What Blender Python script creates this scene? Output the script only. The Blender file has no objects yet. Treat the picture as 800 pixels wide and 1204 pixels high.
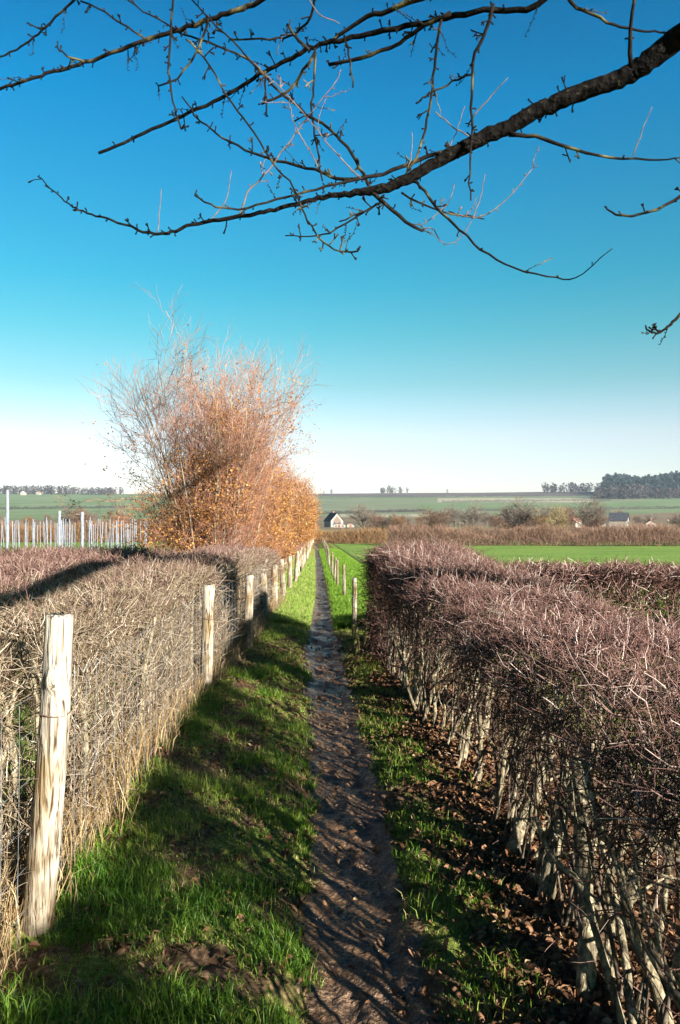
import bpy, math
import numpy as np
from mathutils import Vector

RS = np.random.default_rng
sc = bpy.context.scene
COL = sc.collection
EYE, F, CX, CY = 1.65, 918.0, 400.0, 602.0

# ------------------------------------------------------------------ helpers
def obj(name, mesh, mats=(), parent=None, loc=None, **props):
    o = bpy.data.objects.new(name, mesh)
    COL.objects.link(o)
    if mesh is not None:
        for m in (mats if isinstance(mats, (list, tuple)) else [mats]):
            mesh.materials.append(m)
    if parent is not None:
        o.parent = parent
    if loc is not None:
        o.location = loc
    for k, v in props.items():
        o[k] = v
    return o

def empty(name, loc=(0, 0, 0), rz=0.0, **props):
    o = bpy.data.objects.new(name, None)
    o.empty_display_size = 0.1
    COL.objects.link(o)
    o.location = loc
    o.rotation_euler = (0, 0, rz)
    for k, v in props.items():
        o[k] = v
    return o

def copy_tree(o, parent=None):
    c = o.copy()
    COL.objects.link(c)
    if parent is not None:
        c.parent = parent
    for ch in [x for x in o.children]:
        copy_tree(ch, c)
    return c

class Geo:
    """collects vertices / quads / triangles and a random value per piece, then makes one mesh"""
    def __init__(s):
        s.v, s.q, s.t, s.r, s.mq, s.mt, s.n = [], [], [], [], [], [], 0
    def add(s, v, quads=None, tris=None, rnd=0.5, mat=0):
        v = np.asarray(v, dtype=np.float32).reshape(-1, 3)
        if quads is not None and len(quads):
            q = np.asarray(quads, dtype=np.int64).reshape(-1, 4) + s.n
            s.q.append(q); s.mq.append(np.broadcast_to(np.asarray(mat), (len(q),)))
        if tris is not None and len(tris):
            t = np.asarray(tris, dtype=np.int64).reshape(-1, 3) + s.n
            s.t.append(t); s.mt.append(np.broadcast_to(np.asarray(mat), (len(t),)))
        s.r.append(np.broadcast_to(np.asarray(rnd, dtype=np.float32), (len(v),)))
        s.v.append(v); s.n += len(v)
        return s
    def mesh(s, name, smooth=True):
        me = bpy.data.meshes.new(name)
        v = np.concatenate(s.v)
        q = np.concatenate(s.q) if s.q else np.zeros((0, 4), np.int64)
        t = np.concatenate(s.t) if s.t else np.zeros((0, 3), np.int64)
        me.vertices.add(len(v)); me.vertices.foreach_set('co', v.ravel())
        nl = q.size + t.size
        me.loops.add(nl)
        me.loops.foreach_set('vertex_index', np.concatenate([q.ravel(), t.ravel()]).astype(np.int32))
        me.polygons.add(len(q) + len(t))
        ls = np.concatenate([np.arange(len(q)) * 4, q.size + np.arange(len(t)) * 3]).astype(np.int32)
        me.polygons.foreach_set('loop_start', ls)
        mi = np.concatenate(s.mq + s.mt).astype(np.int32)
        me.polygons.foreach_set('material_index', mi)
        me.polygons.foreach_set('use_smooth', np.full(len(mi), smooth))
        a = me.attributes.new('rnd', 'FLOAT', 'POINT')
        a.data.foreach_set('value', np.concatenate(s.r).astype(np.float32))
        me.update(calc_edges=True)
        return me

def norm(a):
    return a / np.maximum(np.linalg.norm(a, axis=-1, keepdims=True), 1e-9)

def strands(g, P, R, sides=3, rnd=None, mat=0, cap=False):
    """N tubes of K points each, vectorised"""
    P = np.asarray(P, float); N, K, _ = P.shape
    R = np.broadcast_to(np.asarray(R, float), (N, K)) if np.ndim(R) == 2 else np.broadcast_to(np.asarray(R, float).reshape(-1, 1), (N, K))
    T = np.empty_like(P)
    T[:, 1:-1] = P[:, 2:] - P[:, :-2]; T[:, 0] = P[:, 1] - P[:, 0]; T[:, -1] = P[:, -1] - P[:, -2]
    T = norm(T)
    ref = np.where(np.abs(T[:, :1, 2:3]) < 0.8, np.array([0, 0, 1.0]), np.array([1.0, 0.2, 0]))
    A = norm(np.cross(T, np.broadcast_to(ref, T.shape))); B = np.cross(T, A)
    ang = np.arange(sides) * 2 * np.pi / sides
    V = P[:, :, None, :] + R[:, :, None, None] * (A[:, :, None, :] * np.cos(ang)[None, None, :, None] + B[:, :, None, :] * np.sin(ang)[None, None, :, None])
    base = (np.arange(N) * K * sides)[:, None, None]
    k = np.arange(K - 1)[None, :, None]; j = np.arange(sides)[None, None, :]; j2 = (j + 1) % sides
    q = np.stack([base + k * sides + j, base + k * sides + j2, base + (k + 1) * sides + j2, base + (k + 1) * sides + j], -1)
    rr = np.full(N, 0.5) if rnd is None else np.asarray(rnd)
    g.add(V.reshape(-1, 3), quads=q.reshape(-1, 4), rnd=np.repeat(rr, K * sides), mat=mat)
    return g

def smooth_path(pts, n):
    """Catmull-Rom resample of (x,y,z,r) points"""
    p = np.asarray(pts, float)
    p = np.vstack([2 * p[0] - p[1], p, 2 * p[-1] - p[-2]])
    m = len(p) - 3
    t = np.linspace(0, m - 1e-6, n); i = t.astype(int); f = (t - i)[:, None]
    a, b, c, d = p[i], p[i + 1], p[i + 2], p[i + 3]
    return 0.5 * ((2 * b) + (c - a) * f + (2 * a - 5 * b + 4 * c - d) * f ** 2 + (3 * b - a - 3 * c + d) * f ** 3)

def tube(g, pts, n=12, sides=8, rough=0.0, rng=None, rnd=0.5, mat=0, capped=True):
    p = smooth_path(pts, n) if n != len(pts) or len(pts) > 2 else np.asarray(pts, float)
    P, R = p[:, :3], np.maximum(p[:, 3], 0.0004)
    n = len(P)
    T = norm(np.gradient(P, axis=0))
    ref = np.array([1.0, 0.3, 0]) if abs(T[0, 2]) > 0.7 else np.array([0, 0, 1.0])
    A = norm(np.cross(T, ref)); B = np.cross(T, A)
    ang = np.arange(sides) * 2 * np.pi / sides
    rr = R[:, None] * np.ones((1, sides))
    if rough and rng is not None:
        rr = rr * (1 + rough * rng.normal(size=(n, sides)))
    V = P[:, None] + rr[..., None] * (A[:, None] * np.cos(ang)[None, :, None] + B[:, None] * np.sin(ang)[None, :, None])
    k = np.arange(n - 1)[:, None]; j = np.arange(sides)[None]; j2 = (j + 1) % sides
    q = np.stack([k * sides + j, k * sides + j2, (k + 1) * sides + j2, (k + 1) * sides + j], -1).reshape(-1, 4)
    V = V.reshape(-1, 3); tr = None
    if capped:
        c0, c1 = len(V), len(V) + 1
        V = np.vstack([V, P[0], P[-1]])
        jj = np.arange(sides); jn = (jj + 1) % sides
        tr = np.vstack([np.stack([jn, jj, np.full(sides, c0)], -1), np.stack([(n - 1) * sides + jj, (n - 1) * sides + jn, np.full(sides, c1)], -1)])
    g.add(V, quads=q, tris=tr, rnd=rnd, mat=mat)
    return g

def box(g, cx, cy, z0, sx, sy, sz, mat=0, rot=0.0):
    x, y = sx / 2, sy / 2
    v = np.array([[-x, -y, 0], [x, -y, 0], [x, y, 0], [-x, y, 0], [-x, -y, sz], [x, -y, sz], [x, y, sz], [-x, y, sz]], float)
    c, s = math.cos(rot), math.sin(rot)
    v[:, :2] = v[:, :2] @ np.array([[c, s], [-s, c]])
    v += [cx, cy, z0]
    g.add(v, quads=[[0, 3, 2, 1], [4, 5, 6, 7], [0, 1, 5, 4], [1, 2, 6, 5], [2, 3, 7, 6], [3, 0, 4, 7]], mat=mat)
    return g

def _hash(ix, iy, seed):
    h = (ix.astype(np.int64) * 374761393 + iy.astype(np.int64) * 668265263 + seed * 1442695041) & 0xffffffff
    h = ((h ^ (h >> 13)) * 1274126177) & 0xffffffff
    return ((h ^ (h >> 16)) & 0xffffff) / float(0xffffff)
def vnoise(x, y, seed=0):
    x = np.asarray(x, float); y = np.asarray(y, float)
    ix, iy = np.floor(x), np.floor(y); fx, fy = x - ix, y - iy
    fx = fx * fx * (3 - 2 * fx); fy = fy * fy * (3 - 2 * fy)
    a, b = _hash(ix, iy, seed), _hash(ix + 1, iy, seed); c, d = _hash(ix, iy + 1, seed), _hash(ix + 1, iy + 1, seed)
    return (a * (1 - fx) + b * fx) * (1 - fy) + (c * (1 - fx) + d * fx) * fy
def fbm(x, y, seed=0, oct=4):
    s = 0; a = 0.5
    for i in range(oct):
        s = s + a * vnoise(np.asarray(x) * 2 ** i, np.asarray(y) * 2 ** i, seed + i * 17); a *= 0.5
    return s

# ------------------------------------------------------------------ materials
def new_mat(name):
    m = bpy.data.materials.new(name); m.use_nodes = True
    nt = m.node_tree
    return m, nt, nt.nodes['Principled BSDF']
def nd(nt, typ, **kw):
    n = nt.nodes.new(typ)
    for k, v in kw.items():
        if k in n.inputs: n.inputs[k].default_value = v
        else: setattr(n, k, v)
    return n
ALB = .74
def alb(st): return [(p, tuple(v * ALB for v in c)) for p, c in st]
def ramp(nt, stops, fac=None, interp='LINEAR'):
    r = nt.nodes.new('ShaderNodeValToRGB'); cr = r.color_ramp; cr.interpolation = interp
    while len(cr.elements) < len(stops): cr.elements.new(0.5)
    for e, (p, c) in zip(cr.elements, stops):
        e.position = p; e.color = (*c, 1)
    if fac is not None: nt.links.new(fac, r.inputs[0])
    return r
def coords(nt, scale=(1, 1, 1), kind='Object'):
    tc = nt.nodes.new('ShaderNodeTexCoord'); mp = nt.nodes.new('ShaderNodeMapping')
    mp.inputs['Scale'].default_value = scale
    nt.links.new(tc.outputs[kind], mp.inputs[0])
    return mp.outputs[0]
def bump(nt, bsdf, height, strength, dist):
    b = nt.nodes.new('ShaderNodeBump'); b.inputs['Strength'].default_value = strength; b.inputs['Distance'].default_value = dist
    nt.links.new(height, b.inputs['Height']); nt.links.new(b.outputs[0], bsdf.inputs['Normal'])

def mat_rnd(name, stops, rough=0.85, noise=0.0, nscale=40, trans=0.0, spec=0.1):
    """colour picked per piece (attribute rnd), optionally modulated by noise"""
    m, nt, b = new_mat(name)
    at = nt.nodes.new('ShaderNodeAttribute'); at.attribute_name = 'rnd'
    r = ramp(nt, alb(stops), at.outputs['Fac'])
    out = r.outputs[0]
    if noise:
        n = nd(nt, 'ShaderNodeTexNoise', Scale=nscale, Detail=3.0); nt.links.new(coords(nt), n.inputs['Vector'])
        rr = ramp(nt, [(0.3, (1 - noise,) * 3), (0.7, (1 + noise * 0.4,) * 3)], n.outputs['Fac'])
        mx = nd(nt, 'ShaderNodeMix', data_type='RGBA', blend_type='MULTIPLY'); mx.inputs[0].default_value = 1
        nt.links.new(out, mx.inputs[6]); nt.links.new(rr.outputs[0], mx.inputs[7]); out = mx.outputs[2]
    nt.links.new(out, b.inputs['Base Color'])
    b.inputs['Roughness'].default_value = rough
    b.inputs['Specular IOR Level'].default_value = spec
    if trans:
        t = nd(nt, 'ShaderNodeBsdfTranslucent'); nt.links.new(out, t.inputs['Color'])
        ms = nd(nt, 'ShaderNodeMixShader'); ms.inputs[0].default_value = trans
        nt.links.new(b.outputs[0], ms.inputs[1]); nt.links.new(t.outputs[0], ms.inputs[2])
        nt.links.new(ms.outputs[0], nt.nodes['Material Output'].inputs['Surface'])
    return m

def mat_noise(name, stops, scale=(1, 1, 1), nscale=4.0, detail=5.0, rough=0.9, bstr=0.0, bdist=0.02, dist=0.0, spec=0.12):
    m, nt, b = new_mat(name)
    n = nd(nt, 'ShaderNodeTexNoise', Scale=nscale, Detail=detail, Distortion=dist)
    nt.links.new(coords(nt, scale), n.inputs['Vector'])
    r = ramp(nt, alb(stops), n.outputs['Fac'])
    nt.links.new(r.outputs[0], b.inputs['Base Color'])
    b.inputs['Roughness'].default_value = rough; b.inputs['Specular IOR Level'].default_value = spec
    if bstr: bump(nt, b, n.outputs['Fac'], bstr, bdist)
    return m

M = {}
M['twig_right'] = mat_rnd('hawthorn_twigs', [(0.0, (.025, .015, .012)), (.35, (.09, .047, .036)), (.7, (.19, .102, .082)), (.92, (.33, .21, .18)), (1, (.54, .43, .37))], noise=.25)
M['twig_left'] = mat_rnd('dry_hedge_twigs', [(0.0, (.045, .028, .02)), (.3, (.13, .088, .055)), (.6, (.25, .185, .115)), (.88, (.38, .31, .215)), (1, (.58, .50, .39))], noise=.2)
M['twig_top'] = mat_rnd('reddish_hedge_top', [(0.0, (.07, .036, .028)), (.5, (.19, .105, .085)), (1, (.37, .26, .21))], noise=.2)
M['stem'] = mat_noise('hedge_bark', [(.28, (.03, .025, .018)), (.45, (.14, .115, .07)), (.6, (.31, .26, .165)), (.78, (.48, .42, .30))], scale=(1, 1, .5), nscale=48, detail=9, dist=.6, bstr=1.0, bdist=.02)
M['branch'] = mat_noise('hedge_branch_bark', [(.3, (.045, .035, .028)), (.55, (.11, .085, .06)), (.75, (.2, .165, .12))], nscale=30, bstr=.4, bdist=.004)
M['straw'] = mat_rnd('dry_straw', [(0, (.14, .085, .04)), (.5, (.30, .205, .10)), (1, (.52, .41, .23))], trans=.2)
M['grass'] = mat_rnd('grass_blades', [(0, (.065, .16, .014)), (.35, (.135, .28, .02)), (.65, (.25, .36, .035)), (.88, (.38, .41, .07)), (1, (.52, .44, .18))], trans=.35, rough=.5, spec=.35)
M['grassfar'] = mat_rnd('verge_grass', [(0, (.07, .16, .015)), (.4, (.16, .30, .03)), (.8, (.26, .38, .06)), (1, (.45, .42, .18))], trans=.35, rough=.6)
M['litter'] = mat_rnd('dead_leaves', [(0, (.045, .024, .013)), (.4, (.16, .08, .04)), (.75, (.28, .155, .08)), (1, (.44, .30, .17))], trans=.1, rough=.6)
M['wire'] = mat_noise('galvanised_wire', [(.3, (.10, .11, .12)), (.7, (.24, .26, .28))], nscale=20, rough=.45)
M['bark_tree'] = None

def mat_post(name, pale, mid, dark):
    m, nt, b = new_mat(name)
    v = coords(nt, (1, 1, .09))
    n = nd(nt, 'ShaderNodeTexNoise', Scale=70.0, Detail=8.0, Distortion=.8); nt.links.new(v, n.inputs['Vector'])
    n2 = nd(nt, 'ShaderNodeTexNoise', Scale=5.0, Detail=4.0); nt.links.new(coords(nt, (1, 1, .5)), n2.inputs['Vector'])
    r = ramp(nt, [(.34, dark), (.43, mid), (.52, pale), (.8, tuple(min(.85, c * 1.12) for c in pale))], n.outputs['Fac'])
    r2 = ramp(nt, [(.36, (.50, .40, .26)), (.56, (1, 1, 1))], n2.outputs['Fac'])
    mx = nd(nt, 'ShaderNodeMix', data_type='RGBA', blend_type='MULTIPLY'); mx.inputs[0].default_value = 1
    nt.links.new(r.outputs[0], mx.inputs[6]); nt.links.new(r2.outputs[0], mx.inputs[7])
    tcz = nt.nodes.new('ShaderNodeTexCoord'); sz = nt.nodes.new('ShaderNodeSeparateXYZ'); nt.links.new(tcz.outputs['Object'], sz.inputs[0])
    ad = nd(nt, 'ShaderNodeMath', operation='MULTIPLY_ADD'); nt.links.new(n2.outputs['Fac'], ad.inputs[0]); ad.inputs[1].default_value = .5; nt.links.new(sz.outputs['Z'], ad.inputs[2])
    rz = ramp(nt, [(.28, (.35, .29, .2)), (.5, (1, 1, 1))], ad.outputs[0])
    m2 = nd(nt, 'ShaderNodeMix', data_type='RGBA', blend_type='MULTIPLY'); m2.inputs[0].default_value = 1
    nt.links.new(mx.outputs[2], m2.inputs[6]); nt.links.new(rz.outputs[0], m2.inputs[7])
    nt.links.new(m2.outputs[2], b.inputs['Base Color']); b.inputs['Roughness'].default_value = .9
    b.inputs['Specular IOR Level'].default_value = .1
    bump(nt, b, n.outputs['Fac'], .9, .014)
    return m
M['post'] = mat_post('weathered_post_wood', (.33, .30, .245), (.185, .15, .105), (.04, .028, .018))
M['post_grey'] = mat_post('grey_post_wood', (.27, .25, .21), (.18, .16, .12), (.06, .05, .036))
M['post_moss'] = mat_noise('mossy_wood', [(.3, (.08, .07, .035)), (.5, (.20, .19, .06)), (.7, (.34, .31, .14))], nscale=14, bstr=.6, bdist=.01)
M['vine_post'] = mat_noise('pale_stake', [(.3, (.15, .165, .19)), (.7, (.26, .28, .32))], nscale=8)

# ------------------------------------------------------------------ terrain shape
PY = np.array([-400, 11, 12, 90, 400, 600, 700, 900, 1200, 1500, 1750, 1900, 2200, 2800, 7000], float)
PZ = np.array([0, 0, -.02, -1.9, -6.0, -6.5, -5, 0.5, 14, 28, 39.5, 46, 50, 40, 0], float)
def z0(y): return np.interp(y, PY, PZ)
def ridge(x, y):
    return z0(y) + np.clip((y - 500) / 1400, 0, 1) * (12 * (fbm(x / 700 + 3, y / 900, 5, 3) - .45) + np.clip(x / 900, 0, 1) * 9)
CXY = np.array([-20, 2.5, 3.8, 6.1, 9.6, 16.7, 35.4, 80, 100], float)
CXX = np.array([.15, .095, .075, -.03, -.22, -.38, -.98, -2.5, -3.2], float)
def cx(y): return np.interp(y, CXY, CXX)
HWY = np.array([-5, 3, 8, 11, 17, 90]); HWX = np.array([.205, .195, .19, .18, .15, .15])
def half_w(y): return np.interp(y, HWY, HWX)

def verge_h(o, y):
    """height of the verge surface over the path-relative offset o"""
    nr = np.clip(1 - np.asarray(y) / 30.0, .25, 1)
    w = half_w(y)
    a = np.abs(o)
    sunk = -.055 * np.clip(1 - (a - w * .6) / (w * .9), 0, 1)
    left = .10 * np.clip((-o - .25) / .7, 0, 1) ** .8
    right = .07 * np.clip((o - .3) / .5, 0, 1)
    fall = np.clip((1.72 - a) / .35, 0, 1)
    x = cx(y) + o
    lump = (fbm(x * 3.1, y * 3.1, 11, 4) - .47) * .11 * nr + (fbm(x * 11, y * 11, 23, 3) - .44) * .045 * nr
    inpath = np.clip(1.25 - a / w, 0, 1)
    lump = lump * (1 - .55 * inpath) + inpath * ((fbm(x * 8, y * 6, 41, 3) - .44) * .018 + (fbm(x * 26, y * 26, 43, 3) - .44) * .022)
    k = np.floor(np.asarray(y) / .31)
    foot = 0
    for dk in (-1, 0, 1):
        kk = k + dk; yc = (kk + .5 + .5 * (_hash(kk, kk * 0, 3) - .5)) * .31; oc = np.where(kk % 2 == 0, -.075, .075) + .06 * (_hash(kk, kk * 0 + 1, 3) - .5)
        dd = ((o - oc) / .045) ** 2 + ((y - yc) / .125) ** 2
        foot = foot - .020 * np.exp(-dd ** 2) + .008 * np.exp(-((dd - 1.7) / .5) ** 2)
    lump = lump + foot * np.clip(inpath * 3, 0, 1) * (.5 + .7 * vnoise(np.asarray(y) * .9, 0 * x, 71))
    return z0(y) + (sunk + left + right + lump) * fall - .03 * (1 - fall) + .012

# ------------------------------------------------------------------ ground meshes
def grid_mesh(name, X, Y, Z, rnd=None, matidx=None):
    g = Geo(); r, c = X.shape
    idx = np.arange(r * c).reshape(r, c)
    q = np.stack([idx[:-1, :-1], idx[:-1, 1:], idx[1:, 1:], idx[1:, :-1]], -1).reshape(-1, 4)
    g.add(np.stack([X, Y, Z], -1).reshape(-1, 3), quads=q, rnd=.5 if rnd is None else rnd.ravel(), mat=0 if matidx is None else matidx.ravel())
    return g.mesh(name)

def mat_ground():
    m, nt, b = new_mat('meadow_ground')
    v = coords(nt, (1, 1, 1))
    n1 = nd(nt, 'ShaderNodeTexNoise', Scale=.22, Detail=6.0); n2 = nd(nt, 'ShaderNodeTexNoise', Scale=7.0, Detail=6.0)
    v2 = coords(nt, (1, .25, 1))
    nt.links.new(v, n1.inputs['Vector']); nt.links.new(v2, n2.inputs['Vector'])
    r1 = ramp(nt, [(.3, (.11, .19, .024)), (.5, (.145, .23, .033)), (.72, (.19, .255, .048))], n1.outputs['Fac'])
    r2 = ramp(nt, [(.3, (.6, .62, .55)), (.6, (1.1, 1.1, 1.1))], n2.outputs['Fac'])
    mx = nd(nt, 'ShaderNodeMix', data_type='RGBA', blend_type='MULTIPLY'); mx.inputs[0].default_value = 1
    nt.links.new(r1.outputs[0], mx.inputs[6]); nt.links.new(r2.outputs[0], mx.inputs[7])
    nt.links.new(mx.outputs[2], b.inputs['Base Color']); b.inputs['Roughness'].default_value = .9; b.inputs['Specular IOR Level'].default_value = .15
    bump(nt, b, n2.outputs['Fac'], .6, .06)
    return m
M['meadow'] = mat_ground()

def mat_verge():
    m, nt, b = new_mat('verge_soil_and_moss')
    at = nt.nodes.new('ShaderNodeAttribute'); at.attribute_name = 'rnd'
    v = coords(nt)
    n = nd(nt, 'ShaderNodeTexNoise', Scale=38.0, Detail=6.0); nt.links.new(v, n.inputs['Vector'])
    soil = ramp(nt, [(.3, (.04, .024, .014)), (.55, (.11, .068, .04)), (.75, (.19, .125, .072))], n.outputs['Fac'])
    green = ramp(nt, [(.3, (.05, .085, .014)), (.55, (.13, .165, .03)), (.78, (.24, .22, .07))], n.outputs['Fac'])
    mx = nd(nt, 'ShaderNodeMix', data_type='RGBA')
    nt.links.new(at.outputs['Fac'], mx.inputs[0]); nt.links.new(soil.outputs[0], mx.inputs[6]); nt.links.new(green.outputs[0], mx.inputs[7])
    nt.links.new(mx.outputs[2], b.inputs['Base Color']); b.inputs['Roughness'].default_value = .95; b.inputs['Specular IOR Level'].default_value = .06
    bump(nt, b, n.outputs['Fac'], .7, .02)
    return m
M['verge'] = mat_verge()

def mat_path():
    m, nt, b = new_mat('trodden_mud')
    v = coords(nt)
    n = nd(nt, 'ShaderNodeTexNoise', Scale=30.0, Detail=9.0); nt.links.new(v, n.inputs['Vector'])
    n2 = nd(nt, 'ShaderNodeTexNoise', Scale=3.5, Detail=4.0); nt.links.new(v, n2.inputs['Vector'])
    c = ramp(nt, [(.30, (.024, .013, .007)), (.5, (.085, .048, .024)), (.70, (.165, .10, .054))], n.outputs['Fac'])
    nt.links.new(c.outputs[0], b.inputs['Base Color'])
    r = ramp(nt, [(.42, (.12,) * 3), (.58, (.58,) * 3)], n2.outputs['Fac'])
    nt.links.new(r.outputs[0], b.inputs['Roughness']); b.inputs['Specular IOR Level'].default_value = .5
    n3 = nd(nt, 'ShaderNodeTexNoise', Scale=70.0, Detail=4.0); nt.links.new(v, n3.inputs['Vector'])
    ad = nd(nt, 'ShaderNodeMath', operation='ADD'); nt.links.new(n.outputs['Fac'], ad.inputs[0]); nt.links.new(n3.outputs['Fac'], ad.inputs[1])
    bump(nt, b, ad.outputs[0], .9, .022)
    return m
M['path'] = mat_path()

def build_ground():
    oc = np.array([-400, -200, -100, -50, -25, -12, -6, -3.5, -1.95, -1.65, 0, 1.6, 1.9, 3.5, 6, 12, 25, 50, 100, 200, 400])
    oc = np.unique(np.concatenate([oc, np.arange(2, 30, 1.5), -np.arange(2, 30, 1.5)]))
    ys = np.concatenate([np.array([-300, -100, -50, -20, -8]), np.arange(-4, 92.1, 1.0)])
    O, Y = np.meshgrid(oc, ys)
    X = O + cx(Y)
    Z = z0(Y) + np.where(np.abs(O) < 1.7, -.2, 0) + np.where(np.abs(O) > 2.5, (fbm(X / 6, Y / 6, 3, 3) - .45) * .12, 0)
    obj('meadow', grid_mesh('meadow', X, Y, Z), M['meadow'], kind='structure', label='flat green winter meadow and hedge strips on both sides of path')
    # verge strip with the fine relief
    ys = np.concatenate([np.arange(-1.5, 1.2, .1), np.arange(1.2, 6, .016), np.arange(6, 12, .03), np.geomspace(12, 92, 260)])
    oc = np.concatenate([np.arange(-1.9, -1.2, .07), np.arange(-1.2, 1.1, .016), np.arange(1.1, 1.91, .08)])
    O, Y = np.meshgrid(oc, ys)
    X = O + cx(Y); Z = verge_h(O, Y)
    gr = np.clip((fbm(X * 4.5, Y * 4.5, 123, 4) - .41) * 6, 0, 1) * .8
    rbare = np.clip((O - .42) / .15, 0, 1) * np.clip((11 - Y) / 1.5, 0, 1)
    gr = gr * (1 - rbare * .93) * np.clip((np.abs(O) - half_w(Y)) / .08, 0, 1)
    gr = np.maximum(gr, np.clip((Y - 10.5) / 2, 0, 1) * np.clip((np.abs(O) - half_w(Y)) / .05, 0, 1) * .85)
    obj('verge', grid_mesh('verge', X, Y, Z, rnd=gr), M['verge'], kind='structure', label='mossy earth verge between the path and the hedges')
    oc = np.arange(-.34, .341, .014)
    O, Y = np.meshgrid(oc, ys)
    X = O + cx(Y)
    edge = half_w(Y) * (.62 + .8 * fbm(Y * 3.2 + np.sign(O) * 31, np.sign(O) * 9 + 0 * Y, 61, 4))
    Z = verge_h(O, Y) + .012 - .35 * np.maximum(0, np.abs(O) - edge)
    obj('path', grid_mesh('path', X, Y, Z), M['path'], kind='structure', label='narrow trodden mud path running straight ahead')
build_ground()

# ------------------------------------------------------------------ far terrain
def mat_field(name, a, b_, c, scale=.02, stretch=(1, 1, 1)):
    return mat_noise(name, [(.3, a), (.5, b_), (.7, c)], scale=stretch, nscale=scale, detail=8, rough=.95, spec=.1)
FM = [mat_field('scrub_field', (.14, .095, .055), (.20, .14, .08), (.20, .18, .07), .05),
      mat_field('green_field', (.11, .165, .06), (.14, .20, .08), (.18, .22, .10), .015),
      mat_field('pale_field', (.28, .27, .16), (.35, .32, .20), (.40, .36, .24), .012),
      mat_field('ploughed_field', (.075, .058, .05), (.11, .085, .072), (.15, .115, .10), .012),
      mat_field('grey_green_field', (.13, .155, .08), (.17, .19, .10), (.2, .21, .12), .015)]
def build_hills():
    us = np.arange(-1.5, 1.501, .0125)
    ys = np.concatenate([np.arange(91, 400, 8), np.arange(400, 2000, 14), np.geomspace(2000, 3400, 10)])
    U, Y = np.meshgrid(us, ys); X = U * Y
    Z = ridge(X, Y)
    uc = (U[:-1, :-1] + U[1:, 1:]) / 2; yc = (Y[:-1, :-1] + Y[1:, 1:]) / 2
    yw = yc + 60 * np.sin(uc * 9) + 35 * np.sin(uc * 23 + 1)
    m = np.zeros(uc.shape, int)
    cell = _hash(np.floor(uc * 7 + .3), np.floor(yw / 260), 9)
    m = np.where(yc < 420, np.where(cell > .55, 1, 0), m)
    m = np.where((yw >= 420) & (yw < 830), 0, m)
    m = np.where((yw >= 830) & (yw < 930), np.where((uc > .0) & (uc < .13), 2, 1), m)
    m = np.where((yw >= 930) & (yw < 1330), np.where(cell > .7, 4, 1), m)
    m = np.where((yw >= 1330) & (yw < 1520), np.where((uc > .12) & (uc < .33), 2, 4), m)
    m = np.where((yw >= 1520) & (yw < 1640), np.where(uc < .12, 1, 4), m)
    m = np.where(yw >= 1640, 3, m)
    m = np.where((uc < -.2) & (yc > 700), 1, m)
    obj('hills', grid_mesh('hills', X, Y, Z, matidx=m), FM, kind='structure', label='far valley side with green, pale and ploughed fields')
build_hills()

# ------------------------------------------------------------------ grass, litter
def blades(g, x, y, z, L, W, lean, rng, rnd, mat=0):
    n = len(x)
    az = rng.uniform(0, 2 * np.pi, n); fa = rng.uniform(0, 2 * np.pi, n)
    d = np.stack([np.cos(az), np.sin(az), 0 * az], -1) * (lean * L)[:, None]
    s = np.stack([np.cos(fa), np.sin(fa), 0 * fa], -1) * (W / 2)[:, None]
    p0 = np.stack([x, y, z - .006], -1); up = np.stack([0 * L, 0 * L, L], -1)
    p1 = p0 + up * .55 + d * .3; p2 = p0 + up * (1 - .45 * lean[:, None]) + d
    V = np.stack([p0 - s, p0 + s, p1 + s * .8, p1 - s * .8, p2], 1)
    b = np.arange(n)[:, None] * 5
    g.add(V.reshape(-1, 3), quads=b + np.array([[0, 1, 2, 3]]), tris=b + np.array([[3, 2, 4]]), rnd=np.repeat(rnd, 5), mat=mat)

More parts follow.
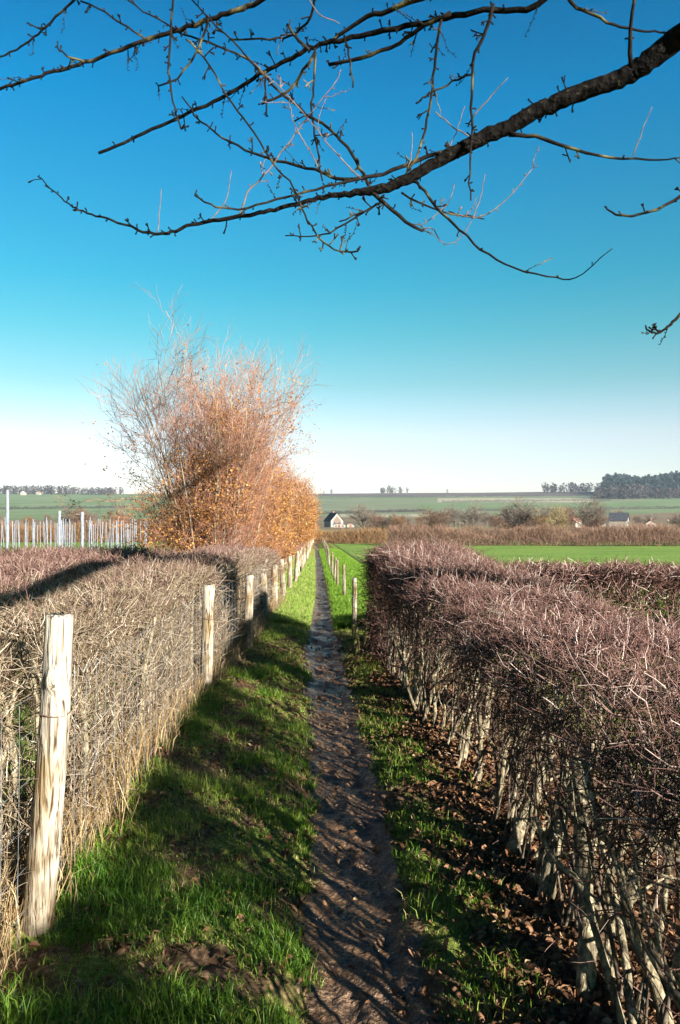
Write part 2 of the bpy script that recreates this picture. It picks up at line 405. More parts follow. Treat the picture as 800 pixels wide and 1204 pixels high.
def build_grass():
    rng = RS(5)
    g = Geo()
    # near verge: blades gathered in tufts, bare mud between them
    def patch(ntuft, per, o0, o1, y0, y1, Lr, Wr, thr, bias):
        ty = y0 + (y1 - y0) * rng.random(ntuft) ** 1.15; to = rng.uniform(o0, o1, ntuft)
        d = fbm((to + cx(ty)) * 3.4, ty * 3.4, 79, 4)
        kp = rng.random(ntuft) < np.clip((d - thr) * 6, .04, 1)
        ty, to, d = ty[kp], to[kp], d[kp]; nt_ = len(ty)
        th = rng.uniform(.3, 1.0, nt_) + .6 * (rng.random(nt_) < .18) * (.65 + 1.0 * np.clip((d - .38) * 3, 0, 1)); tcol = rng.normal(0, .2, nt_); sp_ = rng.uniform(.012, .05, nt_)
        i = rng.integers(0, nt_, nt_ * per)
        y = ty[i] + rng.normal(size=len(i)) * sp_[i]; o = to[i] + rng.normal(size=len(i)) * sp_[i]
        kp = np.abs(o) > half_w(y) * (.70 + .55 * vnoise(y * 5, np.sign(o), 8)); i, y, o = i[kp], y[kp], o[kp]
        k = len(i); x = o + cx(y); big = fbm(x * 1.3, y * 1.3, 99, 3)
        r = np.clip(.36 + bias + (big - .45) * 1.3 + tcol[i] + rng.normal(0, .18, k) + .5 * (rng.random(k) < .14), 0, 1)
        blades(g, x, y, verge_h(o, y), rng.uniform(*Lr, k) * th[i], rng.uniform(*Wr, k), rng.uniform(.15, 1.0, k), rng, r)
    patch(7600, 24, -1.22, -.13, 1.3, 6, (.025, .085), (.0020, .0040), .43, .06)
    patch(4200, 17, -1.22, -.13, 6, 11.2, (.03, .085), (.003, .0055), .46, .10)
    patch(2400, 22, .15, .55, 1.5, 11, (.025, .07), (.002, .004), .42, .16)
    patch(1300, 14, .5, .95, 1.5, 10.5, (.02, .06), (.002, .004), .52, .2)
    # low moss-like sward, very short blades between the tufts
    n = 150000; y = 1.3 + 9.9 * rng.random(n) ** 1.3; o = rng.uniform(-1.22, .6, n); x = o + cx(y)
    kp = (np.abs(o) > half_w(y) * .95) & (rng.random(n) < np.clip((fbm(x * 4.5, y * 4.5, 123, 4) - .37) * 7, 0, 1)); x, y, o = x[kp], y[kp], o[kp]; k = len(x)
    blades(g, x, y, verge_h(o, y), rng.uniform(.008, .025, k), rng.uniform(.0025, .005, k), rng.uniform(.2, 1.2, k), rng, np.clip(rng.normal(.80, .2, k), 0, 1))
    obj('grass', g.mesh('grass'), M['grass'], kind='stuff', label='short green grass growing on the verge beside the path', category='grass')
    g = Geo()
    n = 150000
    y = 11 + 45 * rng.random(n) ** 2.2
    o = np.where(rng.random(n) < .5, rng.uniform(-1.15, -.12, n), rng.uniform(.13, 1.7, n)); keep = np.abs(o) > half_w(y) * 1.0
    y, o = y[keep], o[keep]; x = o + cx(y); k = len(x)
    left = o < 0
    r = np.clip(rng.normal(np.where(left, .74, .38), .2, k), 0, 1)
    L = rng.uniform(.04, .11, k) * np.where((o > 0) & (o < .55), 1.5, 1)
    W = .004 + y * .00032
    blades(g, x, y, verge_h(o, y), L, W, rng.uniform(.2, .9, k), rng, r)
    obj('verge_grass', g.mesh('verge_grass'), M['grassfar'], kind='stuff', label='sunlit rough grass lining the far stretch of the path', category='grass')
    g = Geo()
    n = 120000
    y = 8.0 + 24 * rng.random(n) ** 1.8; x = rng.uniform(-.1, 1, n) * y * .5 + .3
    keep = (x > cx(y) + 1.2) & ((y > 10.2) | (x > 2.2))
    x, y = x[keep], y[keep]
    blades(g, x, y, z0(y), rng.uniform(.03, .08, len(x)), .004 + y * .0004, rng.uniform(.2, .9, len(x)), rng, np.clip(rng.normal(.35, .15, len(x)), 0, 1))
    obj('meadow_grass', g.mesh('meadow_grass'), M['grassfar'], kind='stuff', label='short bright green meadow grass beyond the hedge ends', category='grass')

    # fallen leaves under the right hedge (and a few on the verge)
    g = Geo()
    n = 46000
    y = rng.uniform(1.3, 10, n); o = np.where(rng.random(n) < .78, rng.normal(.82, .26, n), rng.uniform(-1.2, .5, n))
    xs = cx(y) + o
    keep = ((np.abs(o) > half_w(y) * .9) | (rng.random(n) < .25)) & (o < 1.75)
    keep &= rng.random(n) < np.where(o > .4, np.clip((vnoise(xs * 2, y * 2, 55) + .25), .3, 1), .35)
    y, o = y[keep], o[keep]; k = len(y); x = cx(y) + o
    s = rng.uniform(.008, .022, k); az = rng.uniform(0, 2 * np.pi, k)
    a = np.stack([np.cos(az), np.sin(az), rng.normal(0, .45, k)], -1) * s[:, None]
    b = np.stack([-np.sin(az), np.cos(az), rng.normal(0, .45, k)], -1) * (s * rng.uniform(.35, .7, k))[:, None]
    c = np.stack([x, y, verge_h(o, y) + rng.uniform(.003, .018, k) + .012 * (np.abs(o) < half_w(y))], -1)
    curl = np.stack([0 * s, 0 * s, s * rng.uniform(-.2, .7, k)], -1)
    V = np.stack([c - a, c - a * .2 - b + curl, c + a * .6 - b * .7 + curl, c + a * 1.1, c + a * .6 + b * .7 + curl, c - a * .2 + b + curl], 1)
    bb = np.arange(k)[:, None] * 6
    g.add(V.reshape(-1, 3), quads=np.concatenate([bb + np.array([[0, 1, 2, 3]]), bb + np.array([[0, 3, 4, 5]])]), rnd=np.repeat(np.clip(rng.normal(.45, .25, k), 0, 1), 6))
    obj('leaf_litter', g.mesh('leaf_litter', smooth=False), M['litter'], kind='stuff', label='brown dead leaves scattered under the right hedge', category='leaf litter')
build_grass()

# ------------------------------------------------------------------ hedges
def twig_set(g, S, D, L, R, rng, rnd, K=4, bend=.35, clampz=None, mat=0):
    n = len(S); D = norm(D)
    bv = rng.normal(size=(n, 3)); bv -= D * (bv * D).sum(-1, keepdims=True); bv = norm(bv) * (L * bend * rng.random(n))[:, None]
    if clampz is not None:
        room = clampz + rng.exponential(.025, n) - S[:, 2]
        L = np.where(D[:, 2] * L > room, np.clip(room / np.maximum(D[:, 2], .05), .03, L), L)
    t = np.linspace(0, 1, K)[None, :, None]
    P = S[:, None] + D[:, None] * L[:, None, None] * t + bv[:, None] * (t ** 2)
    P[:, 1:] += rng.normal(size=(n, K - 1, 3)) * (L * .035)[:, None, None]
    P[..., 2] = np.maximum(P[..., 2], .02)
    Rk = R[:, None] * np.linspace(1, .45, K)[None]
    strands(g, P, Rk, 3, rnd, mat)

# right hedge: front stem line, height
def rh_front(y): return np.interp(y, [-3, 2.8, 3.5, 5.3, 7.3, 8.5, 9.5], [1.0, .87, .83, .70, .56, .46, .40])
def rh_top(y): return np.interp(y, [-3, 2, 5, 9.0], [1.06, 1.04, 1.10, 1.28])
RH_W = 1.05
def build_right_hedge():
    rng = RS(12)
    Y0, Y1 = -2.6, 9.0
    root = empty('hedge', (1.25, 3.5, 0), label='long purplish brown clipped hedge with bare stems, right of the muddy path', category='hedge')
    off = Vector(root.location)
    def loc(v): return np.asarray(v) - np.array(off)
    def section(y, s):
        e = np.abs(2 * s - 1)
        return rh_front(y) - .12 + s * (RH_W + .12), rh_top(y) - .16 * e ** 4 + .05 * (vnoise(y * 2.3, s * 3, 4) - .5)
    g = Geo()
    def dense_floor(tz, s): return tz - (.46 - .43 * s.clip(0, 1) ** .8)
    def gap(x, y, z, s):
        fine = np.clip((vnoise((.75 * x + .66 * y) * 7.0 + 40, z * .8, 19) - .54) * 9, .11, 1) * .8
        return ((z > (rh_top(y) - .075)) & (rng.random(len(x)) < 1.05 - 1.9 * s)) | (rng.random(len(x)) < fine) | (y > 8.2)
    def emit(n, mode):
        y = rng.uniform(Y0, Y1, n); s = rng.random(n)
        if mode == 'top':
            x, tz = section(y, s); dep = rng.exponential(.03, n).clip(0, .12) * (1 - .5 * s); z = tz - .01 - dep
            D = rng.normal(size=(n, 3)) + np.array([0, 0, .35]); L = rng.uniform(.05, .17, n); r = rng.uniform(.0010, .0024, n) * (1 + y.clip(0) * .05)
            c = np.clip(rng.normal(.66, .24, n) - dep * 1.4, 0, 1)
        elif mode == 'front':
            s = np.abs(rng.exponential(.06, n)); x, tz = section(y, s.clip(0, 1)); zf = dense_floor(tz, s) - .06; z = zf + (tz - zf) * rng.random(n) ** .7
            x = x + .10 * np.clip((.55 - z) / .4, 0, 1)
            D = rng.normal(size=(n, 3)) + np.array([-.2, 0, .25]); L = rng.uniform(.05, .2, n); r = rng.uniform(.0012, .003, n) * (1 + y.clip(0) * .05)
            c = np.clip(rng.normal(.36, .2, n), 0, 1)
        elif mode == 'end':
            y = Y1 - np.abs(rng.exponential(.35, n)); x, tz = section(y, s); z = .04 + (tz - .05) * rng.random(n)
            D = rng.normal(size=(n, 3)) + np.array([0, .3, .2]); L = rng.uniform(.08, .3, n); r = rng.uniform(.002, .0045, n)
            c = np.clip(rng.normal(.45, .2, n), 0, 1)
        elif mode == 'low':
            x, tz = section(y, s); z = .05 + .7 * rng.random(n)
            D = rng.normal(size=(n, 3)) + np.array([0, 0, .5]); L = rng.uniform(.08, .35, n); r = rng.uniform(.0009, .0021, n)
            c = np.clip(rng.normal(.5, .3, n), 0, 1); s = s ** 1.6; x = rh_front(y) - .05 + s * RH_W
        else:
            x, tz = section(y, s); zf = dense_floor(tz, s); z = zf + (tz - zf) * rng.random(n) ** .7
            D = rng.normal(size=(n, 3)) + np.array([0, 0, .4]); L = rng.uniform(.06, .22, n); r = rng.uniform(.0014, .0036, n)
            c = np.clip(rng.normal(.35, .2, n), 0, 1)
        if mode in ('front', 'in', 'top'):
            k = gap(x, y, z, s); x, y, z, D, L, r, c, tz = x[k], y[k], z[k], D[k], L[k], r[k], c[k], tz[k]
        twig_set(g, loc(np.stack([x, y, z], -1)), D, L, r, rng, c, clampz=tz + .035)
    emit(62000, 'top'); emit(9000, 'front'); emit(2600, 'in'); emit(1900, 'low'); emit(7000, 'end')
    # long pale shoots lying over the top
    n = 230; y = rng.uniform(Y0, Y1, n); s = rng.uniform(.12, 1, n); x, tz = section(y, s)
    D = rng.normal(size=(n, 3)) * np.array([1, 1, .22]);
    twig_set(g, loc(np.stack([x, y, tz + .0], -1)), D, rng.uniform(.15, .36, n), rng.uniform(.0018, .0034, n), rng, rng.uniform(.8, 1, n), K=6, bend=.3)
    # thin upright rods between the stems
    n = 160; y = rng.uniform(Y0, 8.9, n); s = np.abs(rng.normal(0, .3, n)).clip(0, .9); x, tz = section(y, s); x = np.maximum(x, rh_front(y) - .03)
    t = np.linspace(0, 1, 9)[None, :, None]
    S = np.stack([x, y, np.full(n, -.02) + .06], -1); E = np.stack([x + rng.normal(.10, .12, n), y + rng.normal(.06, .16, n), tz * rng.uniform(.7, .97, n)], -1)
    P = S[:, None] * (1 - t) + E[:, None] * t + np.cumsum(rng.normal(size=(n, 9, 3)) * np.array([.009, .009, 0]), 1)
    strands(g, loc(P), rng.uniform(.004, .0085, n)[:, None] * np.linspace(1.1, .5, 9)[None], 6, mat=1)
    # branches inside, forking upward
    n = 120; y = rng.uniform(Y0, Y1, n); s = rng.random(n) ** 1.7 * .8 + .02; x, tz = section(y, s); z = rng.uniform(.2, .6, n)
    D = rng.normal(size=(n, 3)) * np.array([.9, .9, .4]) + np.array([-.1, 0, .8]); L = rng.uniform(.3, .7, n)
    S = loc(np.stack([x, y, z], -1)); D = norm(D); bv = rng.normal(size=(n, 3)) * .12
    t = np.linspace(0, 1, 7)[None, :, None]
    P = S[:, None] + D[:, None] * L[:, None, None] * t + bv[:, None] * t ** 2 + rng.normal(size=(n, 7, 3)) * .014
    P[..., 2] = np.minimum(P[..., 2], tz[:, None] - .04); P[..., 0] = np.maximum(P[..., 0], (rh_front(y) - .10 - off[0])[:, None] + .05 * rng.random((n, 7)))
    strands(g, P, rng.uniform(.004, .011, n)[:, None] * np.linspace(1, .4, 7)[None], 5, mat=1)
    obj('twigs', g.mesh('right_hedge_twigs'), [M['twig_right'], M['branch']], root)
    # stems
    def stem(y, s, lean, r0, hgt, crook):
        x, tz = section(y, s)
        if s < .15: x = rh_front(y) + rng.uniform(-.03, .06)
        gb = Geo(); zb = float(verge_h(x - cx(y), np.array(y))) - .05
        base = np.array([x, y, zb]); pts = []
        drift = np.zeros(3)
        for i, t in enumerate(np.linspace(0, 1, 6)):
            drift += np.array([rng.normal(0, crook), rng.normal(0, crook), 0])
            p = base + np.array([lean[0] * t * hgt, lean[1] * t * hgt, hgt * t]) + drift * (i > 0)
            pts.append((*(loc(p)), r0 * (1.25 if i == 0 else 1 - .55 * t)))
        tube(gb, pts, 22, 9, .085, rng)
        sp = smooth_path(pts, 22)
        for k in range(rng.integers(1, 4)):
            i = rng.integers(6, 20); q = sp[i]; d = norm(np.array([rng.normal(-.1, .8), rng.normal(0, .8), rng.uniform(.2, 1.1)])); l = rng.uniform(.2, .5)
            e1 = q[:3] + d * l * .45 + rng.normal(size=3) * .03; e2 = q[:3] + d * l + np.array([0, 0, .06]) + rng.normal(size=3) * .03
            e1[0] = max(e1[0], float(rh_front(y)) - .08 - off[0]); e2[0] = max(e2[0], float(rh_front(y)) - .12 - off[0]); e1[2] = min(e1[2], float(tz) - .05); e2[2] = min(e2[2], float(tz) - .03)
            tube(gb, [(*q[:3], q[3] * .6), (*e1, q[3] * .35), (*e2, q[3] * .18)], 8, 6, .05, rng)
        obj('stem', gb.mesh('hedge_stem'), M['stem'], root)
    ys = np.arange(-1.2, 8.95, .15)
    for y in ys:
        y = y + rng.uniform(-.06, .06)
        stem(y, .05, (rng.normal(.22, .16), rng.normal(.12, .25)), rng.uniform(.009, .018) * (1.15 if y < 5 else 1.0), rng.uniform(.6, .85), .018)
    def traced(pts, D, wpx):
        gb = Geo(); P = []
        for i, (px, py) in enumerate(pts):
            d = D + .06 * i; P.append((*loc(np.array([(px - CX) / F * d, d, EYE + (CY - py) / F * d])), wpx / F * d / 2 * (1 - .45 * i / (len(pts) - 1))))
        tube(gb, P, 26, 10, .09, rng); sp = smooth_path(P, 26)
        for k in range(5):
            q = sp[rng.integers(8, 20)]; d = norm(rng.normal(size=3) + np.array([.7, .3, .3])); l = rng.uniform(.08, .2)
            tube(gb, [(*q[:3], q[3] * .5), (*(q[:3] + d * l * .5 + rng.normal(size=3) * .015), q[3] * .35), (*(q[:3] + d * l), q[3] * .2)], 8, 6, .06, rng)
        obj('stem', gb.mesh('hedge_stem'), M['stem'], root)
    traced([(688, 1172), (690, 1080), (684, 990), (682, 930), (676, 890)], 2.62, 22)
    traced([(634, 1086), (650, 1010), (664, 950), (684, 905)], 3.15, 21)
    traced([(800, 1260), (768, 1150), (738, 1078), (748, 1030), (782, 965), (806, 900)], 2.2, 17)
    traced([(738, 1078), (728, 1020), (702, 955), (686, 890)], 2.23, 12)
    traced([(735, 1215), (702, 1100), (682, 1040), (648, 1005), (630, 960)], 2.35, 10)
    traced([(596, 1022), (615, 965), (636, 915), (650, 860)], 3.6, 17)
    for row, nst in ((.45, 13), (.85, 11)):
        for y in np.linspace(-1.0, 8.85, nst):
            stem(y + rng.uniform(-.12, .12), row + rng.uniform(-.1, .1), (rng.normal(0, .18), rng.normal(.05, .22)), rng.uniform(.014, .03), rng.uniform(.65, .9), .02)
build_right_hedge()

def straight_hedge(name, label, x0, x1, y0, y1, top, counts, seed, mat, fx=None, seg_r=1.0, rnd_mu=.55, stems=10, zmin=.03, face='y', Lr=(.08, .3), rr=(.0016, .004), red=0.0):
    """clipped hedge filling a box; fx(y) shifts it sideways along y"""
    rng = RS(seed)
    zb = float(z0((y0 + y1) / 2))
    root = empty(name, ((x0 + x1) / 2, (y0 + y1) / 2, zb), label=label, category='hedge')
    off = np.array(root.location)
    fx = fx or (lambda y: 0 * y)
    g = Geo()
    nt_, nf, ni = counts
    def tz(x, y, s): return (top(y) if callable(top) else top) + .06 * (vnoise(x * 2.2, y * 2.2, seed) - .5)
    for mode, n in (('top', nt_), ('face', nf), ('in', ni)):
        y = rng.uniform(y0, y1, n); s = rng.random(n)
        if mode == 'face':
            k = rng.random(n)
            if face == 'x': s = np.where(k < .8, 1 - rng.exponential(.06, n), rng.exponential(.06, n)).clip(0, 1)
            else: y = np.where(k < .7, y0 + rng.exponential(.08, n), y1 - rng.exponential(.08, n)).clip(y0, y1)
        x = x0 + (x1 - x0) * s + fx(y); t = tz(x, y, s)
        t = t - .10 * np.abs(2 * s - 1) ** 6 * (face == 'x')
        z = t - .02 - rng.exponential(.06, n) if mode == 'top' else zmin + (t - zmin) * rng.random(n) ** .9
        up = {'top': .35, 'face': .35, 'in': .5}[mode]
        D = rng.normal(size=(n, 3)) + np.array([0, 0, up])
        if mode == 'face': D = D * np.array([1, 1, 1.5]) + (np.array([.15, 0, .5]) if face == 'x' else np.array([0, -.3, 0]))
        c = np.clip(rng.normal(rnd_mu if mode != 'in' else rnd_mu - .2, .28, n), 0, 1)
        if face == 'x' and mode != 'top':
            kk = rng.random(n) < np.clip((vnoise(y * 4.5, z * 2.5 + s * 3, seed + 5) - .36) * 5, .08, 1)
            x, y, s, t, z, D, c = x[kk], y[kk], s[kk], t[kk], z[kk], D[kk], c[kk]; n = len(x)
        P = np.stack([x, y, z + z0(y)], -1) - off
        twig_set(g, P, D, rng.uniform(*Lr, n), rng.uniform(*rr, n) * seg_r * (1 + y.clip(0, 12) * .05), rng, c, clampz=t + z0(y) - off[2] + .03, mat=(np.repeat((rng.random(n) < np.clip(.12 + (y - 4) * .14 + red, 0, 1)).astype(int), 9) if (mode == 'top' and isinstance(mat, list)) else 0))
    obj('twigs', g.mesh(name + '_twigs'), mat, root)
    for i in range(stems):
        gb = Geo(); y = y0 + (y1 - y0) * (i + rng.uniform(.2, .8)) / stems; s = rng.uniform(.15, .97) if face != 'x' else rng.uniform(.7, .99)
        if face != 'x':
            s = (i + rng.uniform(.2, .8)) / stems; y = rng.uniform(y0 + .1, y1 - .1)
        x = x0 + (x1 - x0) * s + float(fx(np.array(y)))
        zz = float(z0(y)) - off[2]; h = (float(top(np.array(y))) if callable(top) else top)
        pts = [(x - off[0], y - off[1], zz - .08, .025), (x - off[0] + rng.normal(0, .05), y - off[1] + rng.normal(0, .05), zz + h * .45, .018), (x - off[0] + rng.normal(0, .1), y - off[1] + rng.normal(0, .1), zz + h * .88, .006)]
        tube(gb, pts, 9, 6, .05, rng)
        obj('stem', gb.mesh(name + '_stem'), M['stem'], root)
    return root

# left fence line
FLY = np.array([-5, 3.1, 6.7, 8.9, 11.5, 17.9, 25.5, 35, 53, 80], float)
FLX = np.array([-1.16, -1.175, -1.17, -1.06, -1.03, -1.12, -1.25, -1.48, -2.0, -2.75], float)
def flx(y): return np.interp(y, FLY, FLX)
straight_hedge('hedge', 'straw coloured clipped hedge directly behind the wire fence, left of path', -1.0, -.09, -1.5, 14.5,
               lambda y: np.interp(y, [-2, 4, 11, 14.5], [1.16, 1.15, 1.13, 1.0]), (24000, 40000, 9000), 31, [M['twig_left'], M['twig_top']], fx=flx, face='x', rnd_mu=.55, stems=84, rr=(.0010, .0026), Lr=(.06, .26))
straight_hedge('hedge', 'broad reddish hedge behind the straw coloured one, before the white stakes', -3.6, -1.17, 1.0, 10.8,
               1.13, (30000, 9000, 9000), 32, [M['twig_left'], M['twig_top']], fx=flx, face='x', rnd_mu=.5, stems=16, seg_r=1.15, red=.7)
straight_hedge('hedge', 'low purplish hedge crossing behind the right hedge, in front of the green field', 2.0, 11.0, 8.6, 9.5,
               1.0, (15000, 13000, 6000), 33, M['twig_right'], face='y', rnd_mu=.55, stems=14, seg_r=1.3)

# rank dry growth behind the right hedge
def rough_strip():
    rng = RS(45); g = Geo(); n = 26000
    y = rng.uniform(.5, 8.5, n); x = rh_front(y) + RH_W + .05 + np.abs(rng.normal(0, 1.3, n))
    L = rng.uniform(.08, .34, n) * (.4 + fbm(x * 1.5, y * 1.5, 7, 3))
    r = np.clip(rng.normal(.35, .25, n), 0, 1)
    blades(g, x, y, z0(y) + 0 * x - .02, L, rng.uniform(.004, .009, n), rng.uniform(.2, 1.0, n), rng, r)
    obj('rough_grass', g.mesh('rough_grass'), M['rough'], kind='stuff', label='rank olive and tan grass growing behind the right hedge', category='grass')
M['rough'] = mat_rnd('rank_grass', [(0, (.07, .11, .02)), (.4, (.16, .16, .05)), (.75, (.28, .22, .10)), (1, (.42, .34, .19))], trans=.2)
rough_strip()

# dry grass at the foot of the left fence
def dry_grass():
    rng = RS(44); g = Geo(); n = 15000
    y = rng.uniform(.8, 14, n); x = flx(y) + rng.normal(-.10, .075, n)
    L = rng.uniform(.10, .42, n) * rng.uniform(.4, 1, n)
    blades(g, x, y, verge_h(x - cx(y), y) - .01, L, rng.uniform(.0025, .005, n) * (1 + y * .04), rng.uniform(.15, .9, n), rng, np.clip(rng.normal(.5, .25, n), 0, 1))
    obj('dry_grass', g.mesh('dry_grass'), M['straw'], kind='stuff', label='tangled dry straw along the foot of the left fence', category='grass')
dry_grass()

# ------------------------------------------------------------------ fences
def post_mesh(r, h, rng, sides=14, rings=14, cracks=True, lean=(0, 0), knot=None, sink=.25):
    g = Geo()
    zz = np.concatenate([np.linspace(-sink, h - .015, rings), [h]])
    ang = np.arange(sides) * 2 * np.pi / sides
    ph = rng.uniform(0, 6.28, 4)
    V = []
    for i, z in enumerate(zz):
        t = np.clip(z / h, 0, 1)
        rr = r * (1.06 - .1 * t) * (1 + .035 * np.sin(2 * ang + ph[0] + z * 1.2) + .025 * np.sin(3 * ang + ph[1] - z * 2) + rng.normal(0, .012, sides))
        if cracks:
            for c in range(3):
                a0 = ph[2] + c * 2.1 + .25 * np.sin(z * 5 + c); dd = np.abs(((ang - a0 + np.pi) % (2 * np.pi)) - np.pi)
                rr = rr * (1 - .10 * np.exp(-(dd / .14) ** 2) * np.clip((z - h * .45) / (h * .5), 0, 1))
        if knot:
            ka, kz, ks = knot; dd = np.abs(((ang - ka + np.pi) % (2 * np.pi)) - np.pi)
            q = (dd * r) ** 2 + (z - kz) ** 2
            rr = rr + ks * np.exp(-q / (.03 ** 2)) - ks * 1.4 * np.exp(-q / (.012 ** 2))
        if i == len(zz) - 1: rr = rr * .9
        wob = .006 * np.sin(z * 4 + ph[3])
        V.append(np.stack([rr * np.cos(ang) + lean[0] * z + wob, rr * np.sin(ang) + lean[1] * z, np.full(sides, z) + (rng.normal(0, .004, sides) if i == len(zz) - 1 else 0)], -1))
    n = len(zz); V = np.concatenate(V)
    k = np.arange(n - 1)[:, None]; j = np.arange(sides)[None]; j2 = (j + 1) % sides
    q = np.stack([k * sides + j, k * sides + j2, (k + 1) * sides + j2, (k + 1) * sides + j], -1).reshape(-1, 4)
    c = len(V); V = np.vstack([V, [lean[0] * h, lean[1] * h, h - .004]])
    jj = np.arange(sides); tr = np.stack([(n - 1) * sides + jj, (n - 1) * sides + (jj + 1) % sides, np.full(sides, c)], -1)
    g.add(V, quads=q, tris=tr)
    return g

def build_left_fence():
    rng = RS(8)
    root = empty('post_and_wire_fence', (-1.17, 3.1, 0), label='weathered round post and wire fence running along the left hedge', category='fence')
    off = np.array(root.location)
    def gz(y):
        x = flx(y); return float(verge_h(x - cx(y), np.array(y)))
    # near post
    spec = [(2.9, .055, 1.27, (.07, .0), (4.9, .93, .03), 'bleached thick fence post with a knot and a rusty wire tied round it', .055),
            (6.75, .052, 1.02, (.01, 0), (5.2, .7, .012), None, .02), (8.9, .047, .93, (.005, 0), None, None, .02), (10.9, .05, .80, (0, 0), None, None, -.03)]
    posts = []
    for (y, r, h, lean, knot, lab, dx) in spec:
        z = gz(y) - .02
        hh = h + 0.0
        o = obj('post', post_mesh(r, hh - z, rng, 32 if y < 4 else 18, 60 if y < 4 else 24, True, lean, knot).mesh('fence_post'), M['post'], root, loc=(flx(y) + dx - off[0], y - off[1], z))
        if lab: o['label'] = lab
        posts.append((y, o))
        # tie wire round it
        if y < 7:
            g = Geo(); a = np.linspace(0, 2 * np.pi, 25); zz = .80 if y < 4 else .62
            P = np.stack([(r * 1.07) * np.cos(a) + lean[0] * zz, (r * 1.07) * np.sin(a) + lean[1] * zz, zz + .006 * np.sin(a * 2)], -1)[None]
            strands(g, P, np.array([.0028]), 5)
            obj('tie_wire', g.mesh('tie_wire'), M['rust'], o)
    y = 12.6
    protos = []
    i = 0
    while y < 80:
        z = gz(y) - .02
        if len(protos) < 5:
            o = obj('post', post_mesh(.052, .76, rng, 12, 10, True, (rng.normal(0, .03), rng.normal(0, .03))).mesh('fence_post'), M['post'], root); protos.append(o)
        else:
            o = protos[i % 5].copy(); COL.objects.link(o); o.rotation_euler = (0, 0, rng.uniform(0, 6)); o.scale = (1, 1, rng.uniform(.92, 1.08))
        o.location = (flx(y) + rng.normal(0, .02) - off[0], y - off[1], z)
        y += 2.35 + rng.normal(0, .12); i += 1
    # wires and netting
    g = Geo()
    ys = np.linspace(-1.5, 11, 60)
    for z in (.18, .34, .5, .66, .82, .95):
        P = np.stack([flx(ys) + .02 - off[0], ys - off[1], np.full(60, z) + .01 * np.sin(ys * 2.1 + z * 9)], -1)[None]
        strands(g, P, np.array([.0011]), 4)
    yv = np.arange(-1.4, 10.9, .15)
    P = np.stack([np.stack([flx(yv) + .02 - off[0], yv - off[1] + .012 * np.sin(yv * 40 + t * 3), np.full(len(yv), .1 + .85 * t)], -1) for t in np.linspace(0, 1, 6)], 1)
    strands(g, P, np.full(len(yv), .0010), 4)
    ys = np.linspace(11, 78, 90)
    for z in (.3, .55):
        P = np.stack([flx(ys) + .04 - off[0], ys - off[1], z + z0(ys) + .1], -1)[None]
        strands(g, P, np.array([.002]), 4)
    obj('wire_netting', g.mesh('wire_netting'), M['wire'], root)
M['rust'] = mat_noise('rusty_wire', [(.3, (.06, .04, .03)), (.7, (.16, .10, .07))], nscale=60, rough=.7)
build_left_fence()

def build_right_fence():
    rng = RS(9)
    FRY = np.array([10.8, 15.7, 20.5, 30, 50, 80]); FRX = np.array([.20, .08, -.14, -.45, -.95, -1.78])
    frx = lambda y: np.interp(y, FRY, FRX)
    root = empty('post_and_wire_fence', (.2, 10.8, 0), label='thin grey stake and wire fence along the right side of the far path', category='fence')
    off = np.array(root.location); protos = []
    ys = [10.8, 15.7, 18.6, 20.5] + list(np.arange(23, 80, 2.6))
    for i, y in enumerate(ys):
        x = float(frx(y)); z = float(verge_h(x - cx(y), np.array(y))) - .02
        if len(protos) < 5:
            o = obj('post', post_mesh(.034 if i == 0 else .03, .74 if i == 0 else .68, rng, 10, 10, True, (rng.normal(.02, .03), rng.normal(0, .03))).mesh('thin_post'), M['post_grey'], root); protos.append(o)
        else:
            o = protos[1 + i % 4].copy(); COL.objects.link(o); o.rotation_euler = (0, 0, rng.uniform(0, 6))
        o.location = (x - off[0], y - off[1], z)
    g = Geo(); yy = np.linspace(10.8, 79, 80)
    for h in (.3, .58):
        strands(g, np.stack([frx(yy) - off[0], yy - off[1], z0(yy) + .07 + h], -1)[None], np.array([.0022]), 4)
    obj('wire', g.mesh('fence_wire'), M['wire'], root)
build_right_fence()

rng = RS(77)
for (x, y, r, h, lean, lab) in ((.20, 8.85, .04, .36, (-.10, 0), 'short mossy stump post leaning left at the far end of the right hedge'),
                              (.285, 8.8, .036, .60, (.10, .02), 'mossy brown post leaning against the far end of the right hedge')):
    z = float(verge_h(x - cx(y), np.array(y))) - .02
    obj('mossy_post', post_mesh(r, h, rng, 14, 14, True, lean).mesh('mossy_post'), M['post_moss'], loc=(x, y, z), label=lab, category='post')

